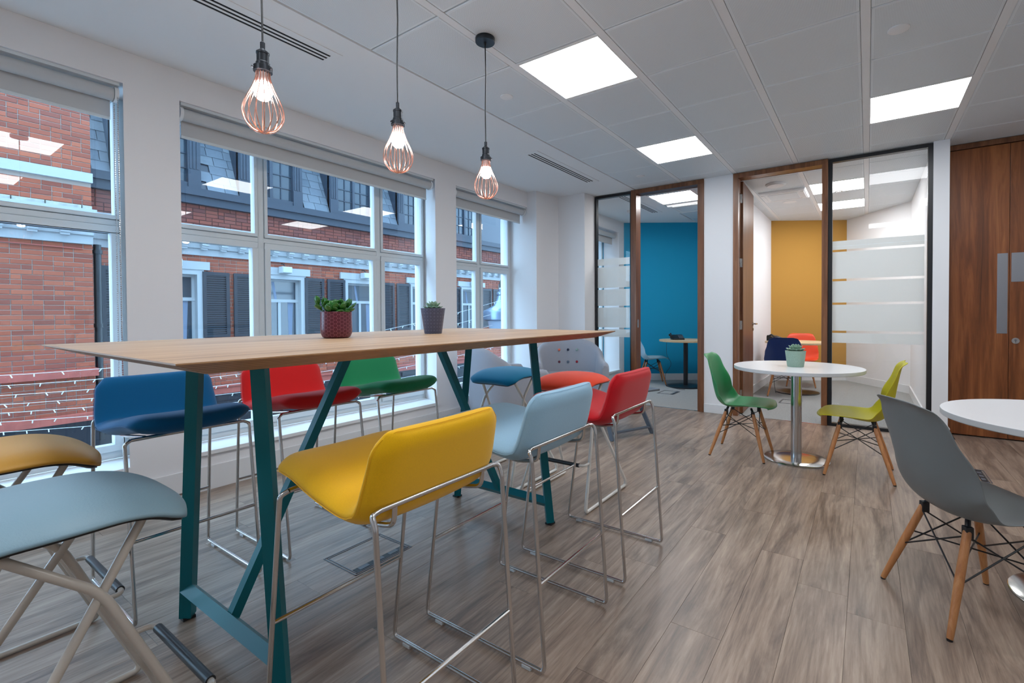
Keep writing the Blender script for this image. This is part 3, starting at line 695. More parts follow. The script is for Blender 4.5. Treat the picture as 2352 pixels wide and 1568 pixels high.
names = ['topmost', 'second from top', 'third from top', 'fourth from top', 'fifth from top', 'sixth from top', 'lowest']
for (a, b, c), nm in zip(FS, names): fairy('%s white fairy light string over the street' % nm, a, b, c, 60)

# ------------------------------------------------------------------ bar table
bt = thing('bar_table', 'long high oak-topped bar table on teal steel trestle legs', 'table', (-1.7675, 1.41, 0))
TX0, TX1, TY0, TY1, TZ = -.6, .598, -1.035, 1.02, 1.043
v = [(TX0, TY0, TZ), (TX1, TY0, TZ), (TX1, TY1, TZ), (TX0, TY1, TZ), (TX0, TY0, TZ-.004), (TX1, TY0, TZ-.004), (TX1, TY1, TZ-.004), (TX0, TY1, TZ-.004),
     (TX0+.085, TY0+.085, TZ-.036), (TX1-.085, TY0+.085, TZ-.036), (TX1-.085, TY1-.085, TZ-.036), (TX0+.085, TY1-.085, TZ-.036)]
me = MB().add(v, [(0,1,2,3), (8,11,10,9)]+[(i, 4+i, 4+(i+1) % 4, (i+1) % 4) for i in range(4)]+[(4+i, 8+i, 8+(i+1) % 4, 4+(i+1) % 4) for i in range(4)])
tt = me.build('tabletop', 'oak', bt); tt.data.materials.append(M['ply'])
for pl in tt.data.polygons:
    if abs(pl.normal.z) < .98: pl.material_index = 1
for sy, yy in ((-1, -.707), (1, .722)):
    for sx in (-1, 1):
        p = MB(); p.bar((sx*.348, yy, .010), (sx*.235, yy, TZ-.036), .040, .040, (0, 1, 0), PI/4); p.build('leg', 'teal', bt)
        p = MB(); p.box(sx*.349-.02, sx*.349+.02, yy-.02, yy+.02, 0, .010); p.build('foot_pad', 'blackplastic', bt)
    p = MB(); p.bar((-.338, yy, .115), (.338, yy, .115), .040, .040, (0, 0, 1), PI/4); p.build('crossbar', 'teal', bt)
    p = MB(); p.bar((0, yy-sy*.01, .12), (0, sy*.24, TZ-.036), .032, .032, (1, 0, 0), 0); p.build('brace', 'teal', bt)
    p = MB(); p.box(-.26, .26, yy-.03, yy+.03, TZ-.046, TZ-.036); p.build('top_plate', 'teal', bt)
p = MB(); p.box(-.03, .03, -.30, .30, TZ-.046, TZ-.036); p.build('top_plate', 'teal', bt)
# ------------------------------------------------------------------ bar stools with low backs
def stool_shell():
    prof = catmull([(.236, 0, .706), (.20, 0, .720), (.12, 0, .714), (.03, 0, .696), (-.06, 0, .678), (-.115, 0, .672), (-.150, 0, .682), (-.174, 0, .714), (-.192, 0, .770), (-.207, 0, .83), (-.222, 0, .878)], 30)
    NU = 17; top = []; bot = []
    for i, p in enumerate(prof):
        t = i/29
        hw = interp([(0, .168), (.10, .213), (.35, .226), (.55, .226), (.70, .224), (.90, .214), (1, .182)], t)
        pa = prof[max(i-1, 0)]; pb = prof[min(i+1, 29)]; tg = (pb-pa).normalized(); nr = Vector((tg.z, 0, -tg.x))
        if nr.z < 0 and t < .5: nr = -nr
        if t >= .5 and nr.x < 0: nr = -nr
        rowt, rowb = [], []
        for j in range(NU):
            u = -1+2*j/(NU-1); e = abs(u)**6
            ed = min(1, min(t, 1-t)/.06)
            th = (.0265*(1-abs(u)**9)+.006)*(.45+.55*ed**.5)*(1.12 if t < .3 else 1)
            frontbow = .022*(1-u*u)*max(0, 1-t/.25); cup = .010*(u*u)*(1 if t < .6 else .6)
            c = Vector((p.x+frontbow, u*hw, p.z)) + nr*cup
            rowt.append(c+nr*th); rowb.append(c-nr*th)
        top.append(rowt); bot.append(rowb)
    mb = MB(); n = NU; N = 30
    mb.v = [tuple(q) for r_ in top for q in r_]+[tuple(q) for r_ in bot for q in r_]; K = n*N
    for i in range(N-1):
        for j in range(n-1):
            a = i*n+j; mb.f.append((a, a+1, a+n+1, a+n)); mb.f.append((K+a, K+a+n, K+a+n+1, K+a+1))
    for i in range(N-1):
        a = i*n; mb.f.append((a, a+n, K+a+n, K+a)); a = i*n+n-1; mb.f.append((a+n, a, K+a, K+a+n))
    for j in range(n-1): mb.f.append((j+1, j, K+j, K+j+1)); a = (N-1)*n+j; mb.f.append((a, a+1, K+a+1, K+a))
    # seam line following the rim
    seam = [bot[i][0]*.75+top[i][0]*.25 for i in range(1, N-1)]+[bot[N-1][j]*.8+top[N-1][j]*.2 for j in range(1, n-1)]+[bot[i][n-1]*.75+top[i][n-1]*.25 for i in range(N-2, 0, -1)]
    return mb, seam
def make_stool(label, fab):
    t = thing('bar_stool', label, 'stool', (0, 0, 0), 0, 'bar stools with low backs')
    mb, seam = stool_shell(); s_ = mb.build('seat', fab, t, True, ang=180); subsurf(s_, 1)
    p = MB(); p.tube(seam, .0010, 5); p.build('seam', fab, t, True)
    r_ = .0068; W_ = .215
    for sy in (-1, 1):
        y = sy*W_
        p = MB(); p.tube(rounded([(.175, sy*.195, .672), (.182, y, .662), (.268, y, .030), (.262, y, .014), (.20, y, .014)], .02), r_, 12); p.build('leg', 'steel', t, True)
        p = MB(); p.tube(rounded([(-.206, sy*.190, .706), (-.210, y, .704), (-.222, y, .680), (-.268, y, .030), (-.262, y, .014), (-.20, y, .014)], .02), r_, 12); p.build('leg', 'steel', t, True)
        p = MB(); p.tube([(-.20, y, .014), (.20, y, .014)], r_, 12); p.build('floor_runner', 'steel', t, True)
        for gx in (-.2, .2): p = MB(); p.box(gx-.018, gx+.018, y-.008, y+.008, 0, .012); p.build('glide', 'rubber', t, bevel=.002)
        p = MB(); p.tube(rounded([(-.206, sy*.150, .704), (-.202, sy*.150, .656), (-.12, sy*.150, .640), (.02, sy*.150, .656), (.165, sy*.150, .674)], .03), r_*.9, 10); p.build('seat_rail', 'steel', t, True)
    p = MB(); p.tube([(.175, -.195, .672), (.184, -.12, .675), (.19, 0, .676), (.184, .12, .675), (.175, .195, .672)], r_, 12); p.build('front_bar', 'steel', t, True)
    p = MB(); p.tube([(-.206, -.19, .706), (-.209, 0, .708), (-.206, .19, .706)], r_, 12); p.build('back_bar', 'steel', t, True)
    p = MB(); p.tube([(.231, -W_, .305), (.231, W_, .305)], r_*.9, 10); p.build('footrest', 'steel', t, True)
    p = MB(); p.tube([(-.249, -W_, .285), (-.249, W_, .285)], r_*.9, 10); p.build('footrest', 'steel', t, True)
    return t
st0 = make_stool('yellow fabric bar stool in the foreground on the near side of the bar table', 'f_yellow')
st0.location = (-1.10, .85, 0); st0.rotation_euler = (0, 0, PI)
def sdup(x, y, rz, lb, fb): dup(st0, (x, y, 0), rz, lb, 'bar stools with low backs', {'seat': fb, 'seam': fb})
sdup(-1.10, 1.43, PI, 'pale blue fabric bar stool between the yellow and red ones on the near side', 'f_skyblue')
sdup(-1.10, 2.03, PI, 'deep red fabric bar stool on the near side of the bar table', 'f_red')
sdup(-2.4625, .785, 0, 'dark blue fabric bar stool on the window side of the bar table', 'f_navy')
sdup(-2.4625, 1.345, 0, 'scarlet fabric bar stool on the window side of the bar table', 'f_scarlet')
sdup(-2.4625, 1.890, 0, 'green fabric bar stool on the window side of the bar table', 'f_green')
# ------------------------------------------------------------------ backless saddle stools on crossed tube legs (front = +y)
def make_saddle(label, mat, frame):
    t = thing('saddle_stool', label, 'stool', (0, 0, 0), 0, 'backless saddle stools')
    prof = catmull([(0, .155, .676), (0, .135, .698), (0, .09, .722), (0, .03, .736), (0, -.04, .738), (0, -.09, .737), (0, -.14, .735), (0, -.185, .730)], 22); NU = 17
    top, bot = [], []
    for i, p in enumerate(prof):
        t_ = i/21; hw = interp([(0, .16), (.2, .205), (.6, .215), (.9, .205), (1, .17)], t_)
        ra, rb = [], []
        for j in range(NU):
            u = -1+2*j/(NU-1); e = abs(u)**5; ed = min(1, min(t_, 1-t_)/.08+.3)
            z = p.z-.018*abs(u)**2.4*(.4+.6*min(1, t_*2)); th = (.023*(1-e)+.004)*ed**.7
            c = Vector((u*hw, p.y, z)); pa, pb = prof[max(i-1, 0)], prof[min(i+1, 21)]; tg = (pb-pa).normalized(); nr = Vector((0, tg.z, -tg.y))
            if nr.z < 0: nr = -nr
            ra.append(c+nr*th); rb.append(c-nr*th)
        top.append(ra); bot.append(rb)
    mb = MB(); n, N = NU, 22; mb.v = [tuple(q) for r_ in top for q in r_]+[tuple(q) for r_ in bot for q in r_]; K = n*N
    for i in range(N-1):
        for j in range(n-1):
            a = i*n+j; mb.f.append((a, a+1, a+n+1, a+n)); mb.f.append((K+a, K+a+n, K+a+n+1, K+a+1))
        a = i*n; mb.f.append((a, a+n, K+a+n, K+a)); a = i*n+n-1; mb.f.append((a+n, a, K+a, K+a+n))
    for j in range(n-1): mb.f.append((j+1, j, K+j, K+j+1)); a = (N-1)*n+j; mb.f.append((a, a+1, K+a+1, K+a))
    s_ = mb.build('seat', mat, t, True, ang=180); subsurf(s_, 1)
    g = MB(); g.v = [(x_*.93, y_, z_-.004) for r_ in bot[1:-1] for (x_, y_, z_) in [tuple(q) for q in r_]]
    for i in range(N-3):
        for j in range(n-1): a = i*n+j; g.f.append((a, a+1, a+n+1, a+n))
    s2 = g.build('seat_underside', 'blackplastic', t, True)
    so = s2.modifiers.new('solid', 'SOLIDIFY'); so.thickness = .006; so.offset = 0
    rr = .0095
    for sx in (-1, 1):
        xf, xc, xt = sx*.232, sx*.168, sx*.140
        p = MB(); p.tube(rounded([(xt, -.165, .712), (xc, -.0, .570), (xf, .222, .03), (xf, .215, .011), (xf, .15, .011)], .035, 7), rr, 12); p.build('leg', frame, t, True)
        p = MB(); p.tube(rounded([(xt, .085, .722), (xc, -.0, .588), (xf, -.300, .03), (xf, -.295, .011), (xf, -.24, .011)], .035, 7) if False else rounded([(xt+sx*.004, .080, .700), (xf+sx*.004, -.305, .04), (xf, -.305, .011), (xf, -.24, .011)], .025, 7), rr, 12); p.build('leg', frame, t, True)
        p = MB(); p.tube([(xf, -.24, .011), (xf, .15, .011)], rr, 12); p.build('floor_runner', frame, t, True)
    p = MB(); p.tube([(-.142, -.14, .700), (.142, -.14, .700)], rr*.8, 10); p.build('under_rail', frame, t, True)
    p = MB(); p.tube([(-.142, .07, .690), (.142, .07, .690)], rr*.8, 10); p.build('under_rail', frame, t, True)
    f = MB(); f.tube(rounded([(-.203, .130, .262), (-.202, .192, .262), (.202, .192, .262), (.203, .130, .262)], .03, 7), rr*.8, 10); fr = f.build('footrest', frame, t, True)
    f = MB(); f.tube([(-.172, .192, .262), (.172, .192, .262)], rr*1.25, 14); f.build('foot_grip', 'grip', fr, True)
    return t
sd0 = make_saddle('pale blue vinyl saddle stool in the lower left corner', 'v_blue', 'greypc'); sd0.location = (-1.475, .285, 0)
dup(sd0, (-2.15, .285, 0), 0, 'ochre vinyl saddle stool behind the pale blue one at the left edge', None, {'seat': 'v_ochre'})
WM = {k_: 'whitepc' for k_ in ('leg', 'floor_runner', 'under_rail', 'footrest')}
dup(sd0, (-2.09, 2.57, 0), PI, 'teal saddle stool with white legs at the far end of the bar table', None, dict(WM, seat='f_teal'))
dup(sd0, (-1.545, 2.56, 0), PI, 'orange saddle stool with white legs at the far end of the bar table', None, dict(WM, seat='f_orange'))
# ------------------------------------------------------------------ moulded shell chairs (front = +x)
def make_shell(label, mat):
    t = thing('shell_chair', label, 'chair', (0, 0, 0), 0, 'moulded shell chairs')
    prof = catmull([(.262, 0, .400), (.250, 0, .412), (.19, 0, .418), (.08, 0, .404), (-.02, 0, .388), (-.09, 0, .388), (-.140, 0, .412), (-.172, 0, .462), (-.195, 0, .54), (-.209, 0, .63), (-.223, 0, .715), (-.238, 0, .78), (-.254, 0, .805)], 34); N, NU = 34, 19
    top = []
    for i, p in enumerate(prof):
        t_ = i/(N-1)
        hw = interp([(0, .150), (.05, .188), (.2, .218), (.42, .232), (.55, .236), (.68, .225), (.82, .195), (.93, .160), (1, .105)], t_)
        up = interp([(0, .0), (.12, .006), (.35, .040), (.5, .075), (.62, .055), (.8, .012), (1, 0)], t_)
        fw = interp([(0, 0), (.35, 0), (.5, .035), (.65, .060), (.85, .022), (1, -.012)], t_)
        row = []
        for j in range(NU):
            u = -1+2*j/(NU-1); c = abs(u)**2.6
            lip = .010*max(0, (abs(u)-.9)/.1)*min(1, t_/.2); bow = .042*abs(u)**2.4*max(0, 1-t_/.16)
            row.append((p.x+fw*c-bow, u*hw+(lip if u > 0 else -lip), p.z+up*c))
        top.append(row)
    mb = MB(); mb.v = [q for r_ in top for q in r_]
    for i in range(N-1):
        for j in range(NU-1): a = i*NU+j; mb.f.append((a, a+1, a+NU+1, a+NU))
    s_ = mb.build('seat_shell', mat, t, True, ang=180); so = s_.modifiers.new('solid', 'SOLIDIFY'); so.thickness = .006; so.offset = 0; subsurf(s_, 1)
    feet = [(.205, .195), (.205, -.195), (-.195, .195), (-.195, -.195)]; tops = [(.115, .125), (.115, -.125), (-.085, .115), (-.085, -.115)]
    zt = .358
    for (fx, fy), (tx, ty) in zip(feet, tops):
        p = MB(); a = Vector((tx, ty, zt)); b = Vector((fx, fy, .006)); P_ = [a+(b-a)*k for k in (0, .03, .5, .97, 1)]; p.tube(P_, [.010, .0135, .0145, .0105, .0095], 14); lg = p.build('leg', 'beech', t, True)
        p = MB(); p.tube([b, b-Vector((0, 0, .006))], .0095, 12); p.build('foot_cap', 'blackplastic', lg, True)
        p = MB(); p.box(tx-.013, tx+.013, ty-.013, ty+.013, zt-.03, zt+.012); p.tube([(tx, ty, zt), (tx*.85, ty*.85, .392)], .009, 10); p.build('mount', 'black', t, bevel=.003)
    def on(k, s__): a = Vector(tops[k]+(zt,)); b = Vector(feet[k]+(.006,)); return a+(b-a)*s__
    for a, b in ((0, 1), (1, 3), (3, 2), (2, 0)):
        p = MB(); p.tube([on(a, .06), on(b, .52)], .0032, 6); p.build('brace_wire', 'black', t, True)
        p = MB(); p.tube([on(b, .06), on(a, .52)], .0032, 6); p.build('brace_wire', 'black', t, True)
    for a, b in ((0, 3), (1, 2)):
        p = MB(); p.tube([on(a, .34), on(b, .34)], .0032, 6); p.build('brace_wire', 'black', t, True)
    return t
ch0 = make_shell('green shell chair left of the middle round table', 'p_green'); ch0.location = (-.845, 4.075, 0)
def cdup(x, y, rz, lb, mt): dup(ch0, (x, y, 0), rz, lb, 'moulded shell chairs', {'seat_shell': mt})
cdup(-.04, 4.04, PI, 'lime yellow shell chair right of the middle round table', 'p_lime')
cdup(.325, 2.40, R(27.5), 'grey shell chair with its back to the viewer at lower right', 'p_grey')
cdup(-.945, 7.25, R(97), 'navy blue shell chair in the ochre meeting room', 'p_navy')
cdup(-.85, 8.35, R(-84), 'orange shell chair by the ochre wall', 'p_orange')
cdup(-2.90, 7.36, R(28), 'pale blue shell chair in the blue meeting room', 'p_pale')
cdup(-1.93, 7.75, R(200), 'crimson shell chair half hidden by the blue room door frame', 'p_crimson')
# ------------------------------------------------------------------ round tables
def round_table(label, x, y, rt, zt, rb, tm, em, cm, bm_, rc=.038, th=.026):
    t = thing('round_table', label, 'table', (x, y, 0))
    p = MB(); p.lathe([(.0001, zt), (rt-.001, zt), (rt, zt-.001)], 72); p.build('tabletop', tm, t, True)
    p = MB(); p.lathe([(rt, zt-.001), (rt, zt-th+.003), (rt-.003, zt-th), (.0001, zt-th)], 72); p.build('table_edge', em, t, True)
    p = MB(); p.tube([(0, 0, .012), (0, 0, zt-th)], rc, 36); p.build('column', cm, t, True)
    p = MB(); p.lathe([(.0001, .022), (rc+.02, .0215), (rb*.6, .017), (rb-.004, .011), (rb, .008), (rb, .0), (.0001, 0)], 64); p.build('base_plate', bm_, t, True)
    p = MB(); p.box(-.2, .2, -.03, .03, zt-th-.012, zt-th); p.box(-.03, .03, -.2, .2, zt-th-.012, zt-th); p.build('spider_plate', 'black', t)
    return t
round_table('round white table with steel column between the green and lime chairs', -.451, 4.132, .449, .724, .228, 'melamine', 'mel_edge', 'steel', 'steelb')
round_table('round white table with steel column at the right edge', .715, 2.685, .449, .724, .228, 'melamine', 'mel_edge', 'steel', 'steelb')
round_table('round beech table with black column in the blue meeting room', -2.33, 7.33, .40, .724, .30, 'beechtop', 'beechtop', 'black', 'black', .034)
round_table('round beech table in the ochre meeting room', -.82, 7.62, .42, .724, .28, 'beechtop', 'beechtop', 'black', 'black', .034)
# ------------------------------------------------------------------ armchairs
def armchair(label, x, y, rz, buttons, W_=.84, D_=.74):
    t = thing('armchair', label, 'armchair', (x, y, 0), rz, 'grey tub armchairs')
    def wrap(outer):
        out = []
        for k in range(25):
            u = -1+2*k/24
            if abs(u) > .45: xx = D_/2-(1-abs(u))/.55*(D_*.62); yy = (W_/2)*(1 if u > 0 else -1)
            else: a = u/.45*PI/2; xx = D_/2-D_*.62-math.cos(a)*D_*.36; yy = math.sin(a)*W_/2
            s_ = abs(u); z = interp([(0, .84), (.12, .832), (.24, .79), (.36, .72), (.50, .64), (.66, .60), (1, .59)], s_)
            out.append((xx, yy, z, u))
        return out
    P_ = wrap(True); mb = MB(); TH = .095
    rings = []
    for (xx, yy, z, u) in P_:
        # inward direction
        cx_, cy_ = .10, 0; v_ = Vector((cx_-xx, -yy, 0)) if abs(u) < .45 else Vector((0, -yy, 0)); v_.normalize()
        a = Vector((xx, yy, 0)); rg = []
        thick = TH
        lean = .05*(1-min(1, abs(u)/.5))
        for (d_, hz) in ((.012, .13), (0, .20), (-lean*.6, z*.7), (-lean, z-.05), (-lean+.012, z-.015), (-lean+.045, z), (thick-.03-lean, z-.004), (thick-lean*.6, z-.035), (thick+.005, z*.72), (thick+.02, .40), (thick, .20)):
            q = a+v_*d_; rg.append((q.x, q.y, hz))
        rings.append(rg)
    n = len(rings[0])
    for rg in rings: mb.v += rg
    for i in range(len(rings)-1):
        for j in range(n-1): k = i*n+j; mb.f.append((k, k+1, k+n+1, k+n))
        mb.f.append((i*n+n-1, i*n, (i+1)*n, (i+1)*n+n-1))
    mb.f.append(tuple(range(n))); mb.f.append(tuple(reversed([(len(rings)-1)*n+j for j in range(n)])))
    o = mb.build('back_and_arms', 'f_greyf', t, True, ang=50, bevel=0); subsurf(o, 1)
    p = MB(); p.box(-D_*.36, D_/2-.02, -W_/2+.09, W_/2-.09, .28, .43); p.build('seat_cushion', 'f_greyf', t, True, bevel=.035)
    p = MB(); p.box(-D_*.38, D_/2-.03, -W_/2+.06, W_/2-.06, .12, .28); p.build('seat_base', 'f_greyf', t, bevel=.02)
    for sx in (-1, 1):
        for sy in (-1, 1):
            p = MB(); p.tube([(sx*.22, sy*.24, .13), (sx*.25, sy*.27, 0)], [.020, .012], 12); p.build('leg', 'beech', t, True)
    for (by, bz, bm_) in buttons:
        p = MB(); p.lathe([(.0001, 0), (.014, .002), (.016, .008), (.011, .014), (.0001, .016)], 16)
        o = p.build('button', 'btn_'+bm_, t, True, loc=(-.262+.02-(bz-.45)*.03, by, bz)); o.rotation_euler = (0, R(84), 0); o['label'] = bm_+' covered button'
    return t
B6 = [(-.11, .69, 'coral'), (0, .69, 'navy'), (.11, .69, 'mint'), (-.11, .54, 'plum'), (0, .54, 'steel'), (.11, .54, 'crimson')]
armchair('grey buttoned armchair by the column facing the viewer', -2.93, 4.84, R(-54), [(y_, z_, c_) for (y_, z_, c_) in B6])
armchair('grey armchair seen side-on behind the teal stool', -3.06, 3.76, R(60), B6, .74, .72)
# coffee table
ct = thing('coffee_table', 'low slate grey coffee table with splayed flat steel legs', 'table', (-2.02, 4.15, 0), R(-23))
p = MB(); p.box(-.30, .30, -.32, .32, .405, .425); p.build('tabletop', 'greymetal', ct, bevel=.006)
for sy in (-1, 1):
    for sx in (-1, 1):
        p = MB(); p.bar((sx*.27, sy*.25, .0), (sx*.06, sy*.20, .405), .05, .012, (0, 1, 0)); p.build('leg', 'greymetal', ct)
p = MB()
for sx in (-1, 1):
    p = MB(); p.bar((sx*.235, -.24, .06), (sx*.235, .24, .06), .045, .012, (0, 0, 1)); p.build('stretcher', 'greymetal', ct)
# ------------------------------------------------------------------ pendants
def pendant(label, y):
    t = thing('pendant_lamp', label, 'lamp', (-1.76, y, HC), 0, 'caged pendant lamps')
    p = MB(); p.lathe([(.0001, 0), (.052, 0), (.054, -.003), (.054, -.024), (.052, -.027), (.0001, -.027)], 40); cn = p.build('canopy', 'gunmetal', t, True)
    p = MB(); p.lathe([(.0001, -.027), (.008, -.027), (.006, -.04), (.0001, -.04)], 14); p.build('cord_grip', 'blackplastic', cn, True)
    z0 = 2.080-HC
    p = MB(); p.tube([(0, 0, -.03), (.003, .001, -.2), (-.002, 0, -.4), (0, 0, z0)], .0032, 8); p.build('cord', 'blackplastic', t, True)
    p = MB(); p.lathe([(.004, z0+.022), (.008, z0+.018), (.008, z0-.004), (.014, z0-.010), (.021, z0-.016), (.021, z0-.022), (.0195, z0-.024), (.0195, z0-.050), (.022, z0-.053), (.022, z0-.062), (.030, z0-.066), (.030, z0-.084), (.024, z0-.086), (.0001, z0-.086)], 32); so = p.build('socket', 'gunmetal', t, True)
    for k in range(3):
        a = k*2*PI/3+.4; p = MB(); p.tube([(.029*math.cos(a), .029*math.sin(a), z0-.075), (.036*math.cos(a), .036*math.sin(a), z0-.075)], .004, 8); p.build('thumb_screw', 'gunmetal', so, True)
    zt, zb = z0-.080, 1.783-HC; H_ = zt-zb
    prof = catmull([(.0215, 0, zt), (.023, 0, zt-H_*.12), (.036, 0, zt-H_*.30), (.056, 0, zt-H_*.50), (.0645, 0, zt-H_*.66), (.058, 0, zt-H_*.82), (.035, 0, zt-H_*.95), (.006, 0, zb)], 26)
    for k in range(16):
        a = k*2*PI/16; p = MB(); p.tube([(q.x*math.cos(a), q.x*math.sin(a), q.z) for q in prof], .0019, 6); p.build('cage_wire', 'copper', t, True)
    p = MB(); p.lathe([(.0001, zb+.002), (.008, zb), (.0001, zb-.003)], 12); p.build('cage_tip', 'copper', t, True)
    p = MB(); p.lathe([(.013, zt-.002), (.013, zt-.020), (.017, zt-.030), (.0215, zt-.042)], 28); p.build('bulb_neck', 'skirt', t, True)
    p = MB(); p.lathe([(.0215, zt-.042), (.0275, zt-.056), (.0295, zt-.072), (.026, zt-.090), (.016, zt-.100), (.0001, zt-.103)], 28); p.build('bulb', 'bulb', t, True)
pendant('caged pendant lamp nearest the viewer, leftmost of the three', .834); pendant('middle caged pendant lamp of the row of three', 1.415); pendant('farthest caged pendant lamp hanging from a round black canopy', 2.015)
# ------------------------------------------------------------------ plants
def leafmesh(L_, W_, up, th=.0035, tip=.5):
    pts = []; n = 9; mb = MB()
    for i in range(n):
        t = i/(n-1); w_ = W_*math.sin(PI*min(1, t**tip*.97+.03))**.8 + .0008; z = up*t*t*L_
        for s_ in (-1, 0, 1): mb.v.append((t*L_, s_*w_/2, z+(0.12*w_ if s_ else 0)+th*.5*math.sin(PI*t)))
        for s_ in (-1, 0, 1): mb.v.append((t*L_, s_*w_/2, z+(0.12*w_ if s_ else 0)-th*.5*math.sin(PI*t)))
    for i in range(n-1):
        a = i*6; b = a+6; mb.f += [(a, a+1, b+1, b), (a+1, a+2, b+2, b+1), (a+3, b+3, b+4, a+4), (a+4, b+4, b+5, a+5), (a, b, b+3, a+3), (a+2, a+5, b+5, b+2)]
    return mb
def plant(label, x, y, z, potname, potprof, potmat, soilz, soilr, leaves, lmat, lm):
    t = thing('potted_plant', label, 'plant', (x, y, z))
    p = MB(); p.lathe(potprof, 48); p.build('pot', potmat, t, True)
    p = MB(); p.lathe([(.0001, soilz), (soilr, soilz), (soilr, soilz-.005), (.0001, soilz-.005)], 28); p.build('soil', 'soil', t)
    base = None
    for (px, py, pz, az, el, sc, rl) in leaves:
        if base is None: o = lm.build('leaf', lmat, t, True, ang=180); base = o.data
        else: o = bpy.data.objects.new('leaf', base); COL.objects.link(o); o.parent = t
        o.location = (px, py, pz); o.rotation_euler = (rl, -el, az); o.scale = (sc, sc, sc)
        o.rotation_mode = 'XYZ'
    return t
lv = []
rs = random.Random(3)
for (cx_, cy_, hh) in ((-.012, -.035, .055), (-.006, -.008, .040), (.01, .020, .045), (-.02, .038, .035), (.02, .0, .03), (.015, -.028, .03), (.0, .035, .05)):
    for k in range(9):
        a_ = k*2.4+rs.random(); q_ = hh*(.25+.75*k/9); lv.append((cx_*(1+q_*14)+.008*math.cos(a_), cy_*(1+q_*14)+.008*math.sin(a_), .098+q_*.85, a_, R(-8+k*7+rs.random()*16), rs.uniform(.7, 1.15), rs.uniform(-.3, .3)))
plant('bushy green jade plant in a burgundy honeycomb pot on the bar table', -1.86, 1.165, 1.043, 'pot',
      [(.0001, 0), (.045, 0), (.055, .006), (.062, .022), (.063, .04), (.062, .110), (.060, .112), (.056, .110), (.055, .09), (.0001, .088)], 'pot_red', .098, .056, lv, 'leaf', leafmesh(.040, .024, .35, .005, 1.6))
lv = []
for ring_, (n_, el, sc) in enumerate(((10, 8, 1.05), (9, 28, 1.0), (7, 48, .85), (5, 68, .6))):
    for k in range(n_): lv.append((0, 0, .118+.004*ring_, k*2*PI/n_+ring_*.4, R(el), sc, 0))
plant('small rosette succulent in a slate blue star-patterned pot on the bar table', -1.83, 1.68, 1.043, 'pot',
      [(.0001, 0), (.042, 0), (.044, .003), (.060, .122), (.062, .128), (.060, .129), (.057, .127), (.055, .11), (.0001, .108)], 'pot_grey', .116, .056, lv, 'leaf2', leafmesh(.052, .022, .25, .005, 1.4))
lv = []
for ring_, (n_, el, sc) in enumerate(((11, 12, 1.15), (10, 30, 1.05), (8, 50, .9), (5, 70, .65))):
    for k in range(n_): lv.append((0, 0, .108+.005*ring_, k*2*PI/n_+ring_*.4, R(el), sc, 0))
plant('pale rosette succulent in a sage green pot on the round white table', -.455, 4.11, .724, 'pot',
      [(.0001, 0), (.055, 0), (.058, .004), (.072, .118), (.073, .122), (.070, .123), (.067, .12), (.064, .10), (.0001, .098)], 'pot_green', .106, .066, lv, 'leaf2', leafmesh(.066, .030, .25, .006, 1.4))
# ------------------------------------------------------------------ phones
def phone(label, x, y, rz):
    t = thing('desk_phone', label, 'phone', (x, y, .724), rz)
    p = MB(); p.extrude([(-.10, 0), (.10, 0), (.10, .02), (-.06, .075), (-.10, .07)], 'y', -.09, .09); b_ = p.build('base', 'blackplastic', t, bevel=.006)
    p = MB(); p.tube([(-.04, -.105, .075), (.0, -.105, .095), (.05, -.105, .06)], .012, 10); p.box(-.065, -.025, -.125, -.085, .055, .085); p.box(.04, .08, -.125, -.085, .03, .062); p.build('handset', 'blackplastic', t, bevel=.005)
    for i in range(4):
        for j in range(3):
            xx = .075-i*.028; zz = .020+(.10-xx)*.343; p = MB(); p.box(-.008, .008, -.009, .009, 0, .004); k = p.build('key', 'greymetal', b_, loc=(xx, .02+j*.025, zz)); k.rotation_euler = (0, R(19), 0)
    p = MB(); p.box(-.02, .02, -.04, .045, 0, .002); s_ = p.build('screen', 'darkglass', b_, loc=(-.045, .03, .0715)); s_.rotation_euler = (0, R(19), 0)
    return t
phone('black desk phone on the beech table in the blue meeting room', -2.45, 7.30, R(-60))
phone('black desk phone at the left of the ochre room table', -1.10, 7.68, R(-30))
def cable(label, pts): p = MB(); p.tube(catmull(pts, 40), .003, 6); o = p.build('phone_cable', 'blackplastic', None, True); tag(o, label, 'cable'); return o
cable('black cable hanging from the table in the blue meeting room', [(-2.56, 7.12, .70), (-2.56, 7.13, .5), (-2.50, 7.15, .35), (-2.58, 7.12, .18), (-2.52, 7.05, .03), (-2.36, 6.98, .006), (-2.22, 6.95, .005)])
cable('black cable hanging from the table in the ochre meeting room', [(-1.20, 7.60, .70), (-1.21, 7.58, .50), (-1.17, 7.50, .34), (-1.10, 7.40, .25), (-1.08, 7.38, .10), (-1.06, 7.36, .005)])
# ------------------------------------------------------------------ ceiling fittings and floor boxes
def slot_vent(label, x, y0, y1):
    t = thing('air_vent', label, 'vent', (x, (y0+y1)/2, HC), 0, 'linear slot vents'); h = (y1-y0)/2
    p = MB()
    for a, b in ((-.085, -.055), (-.037, -.021), (-.003, .013), (.031, .085)): p.box(a, b, -h, h, -.004, .001)
    p.box(-.085, .085, -h-.04, -h, -.004, .001); p.box(-.085, .085, h, h+.04, -.004, .001); p.build('vent_frame', 'ceil', t)
    for a, b in ((-.055, -.037), (-.021, -.003), (.013, .031)): p = MB(); p.box(a, b, -h, h, -.0025, .0); p.build('slot', 'dark', t)
slot_vent('triple slot air vent in the plaster ceiling above the nearest pendant', -2.655, .1, 1.63); slot_vent('triple slot air vent in the plaster ceiling near the column', -2.655, 3.71, 4.88); slot_vent('triple slot air vent in the blue room ceiling', -2.66, 5.75, 6.95)
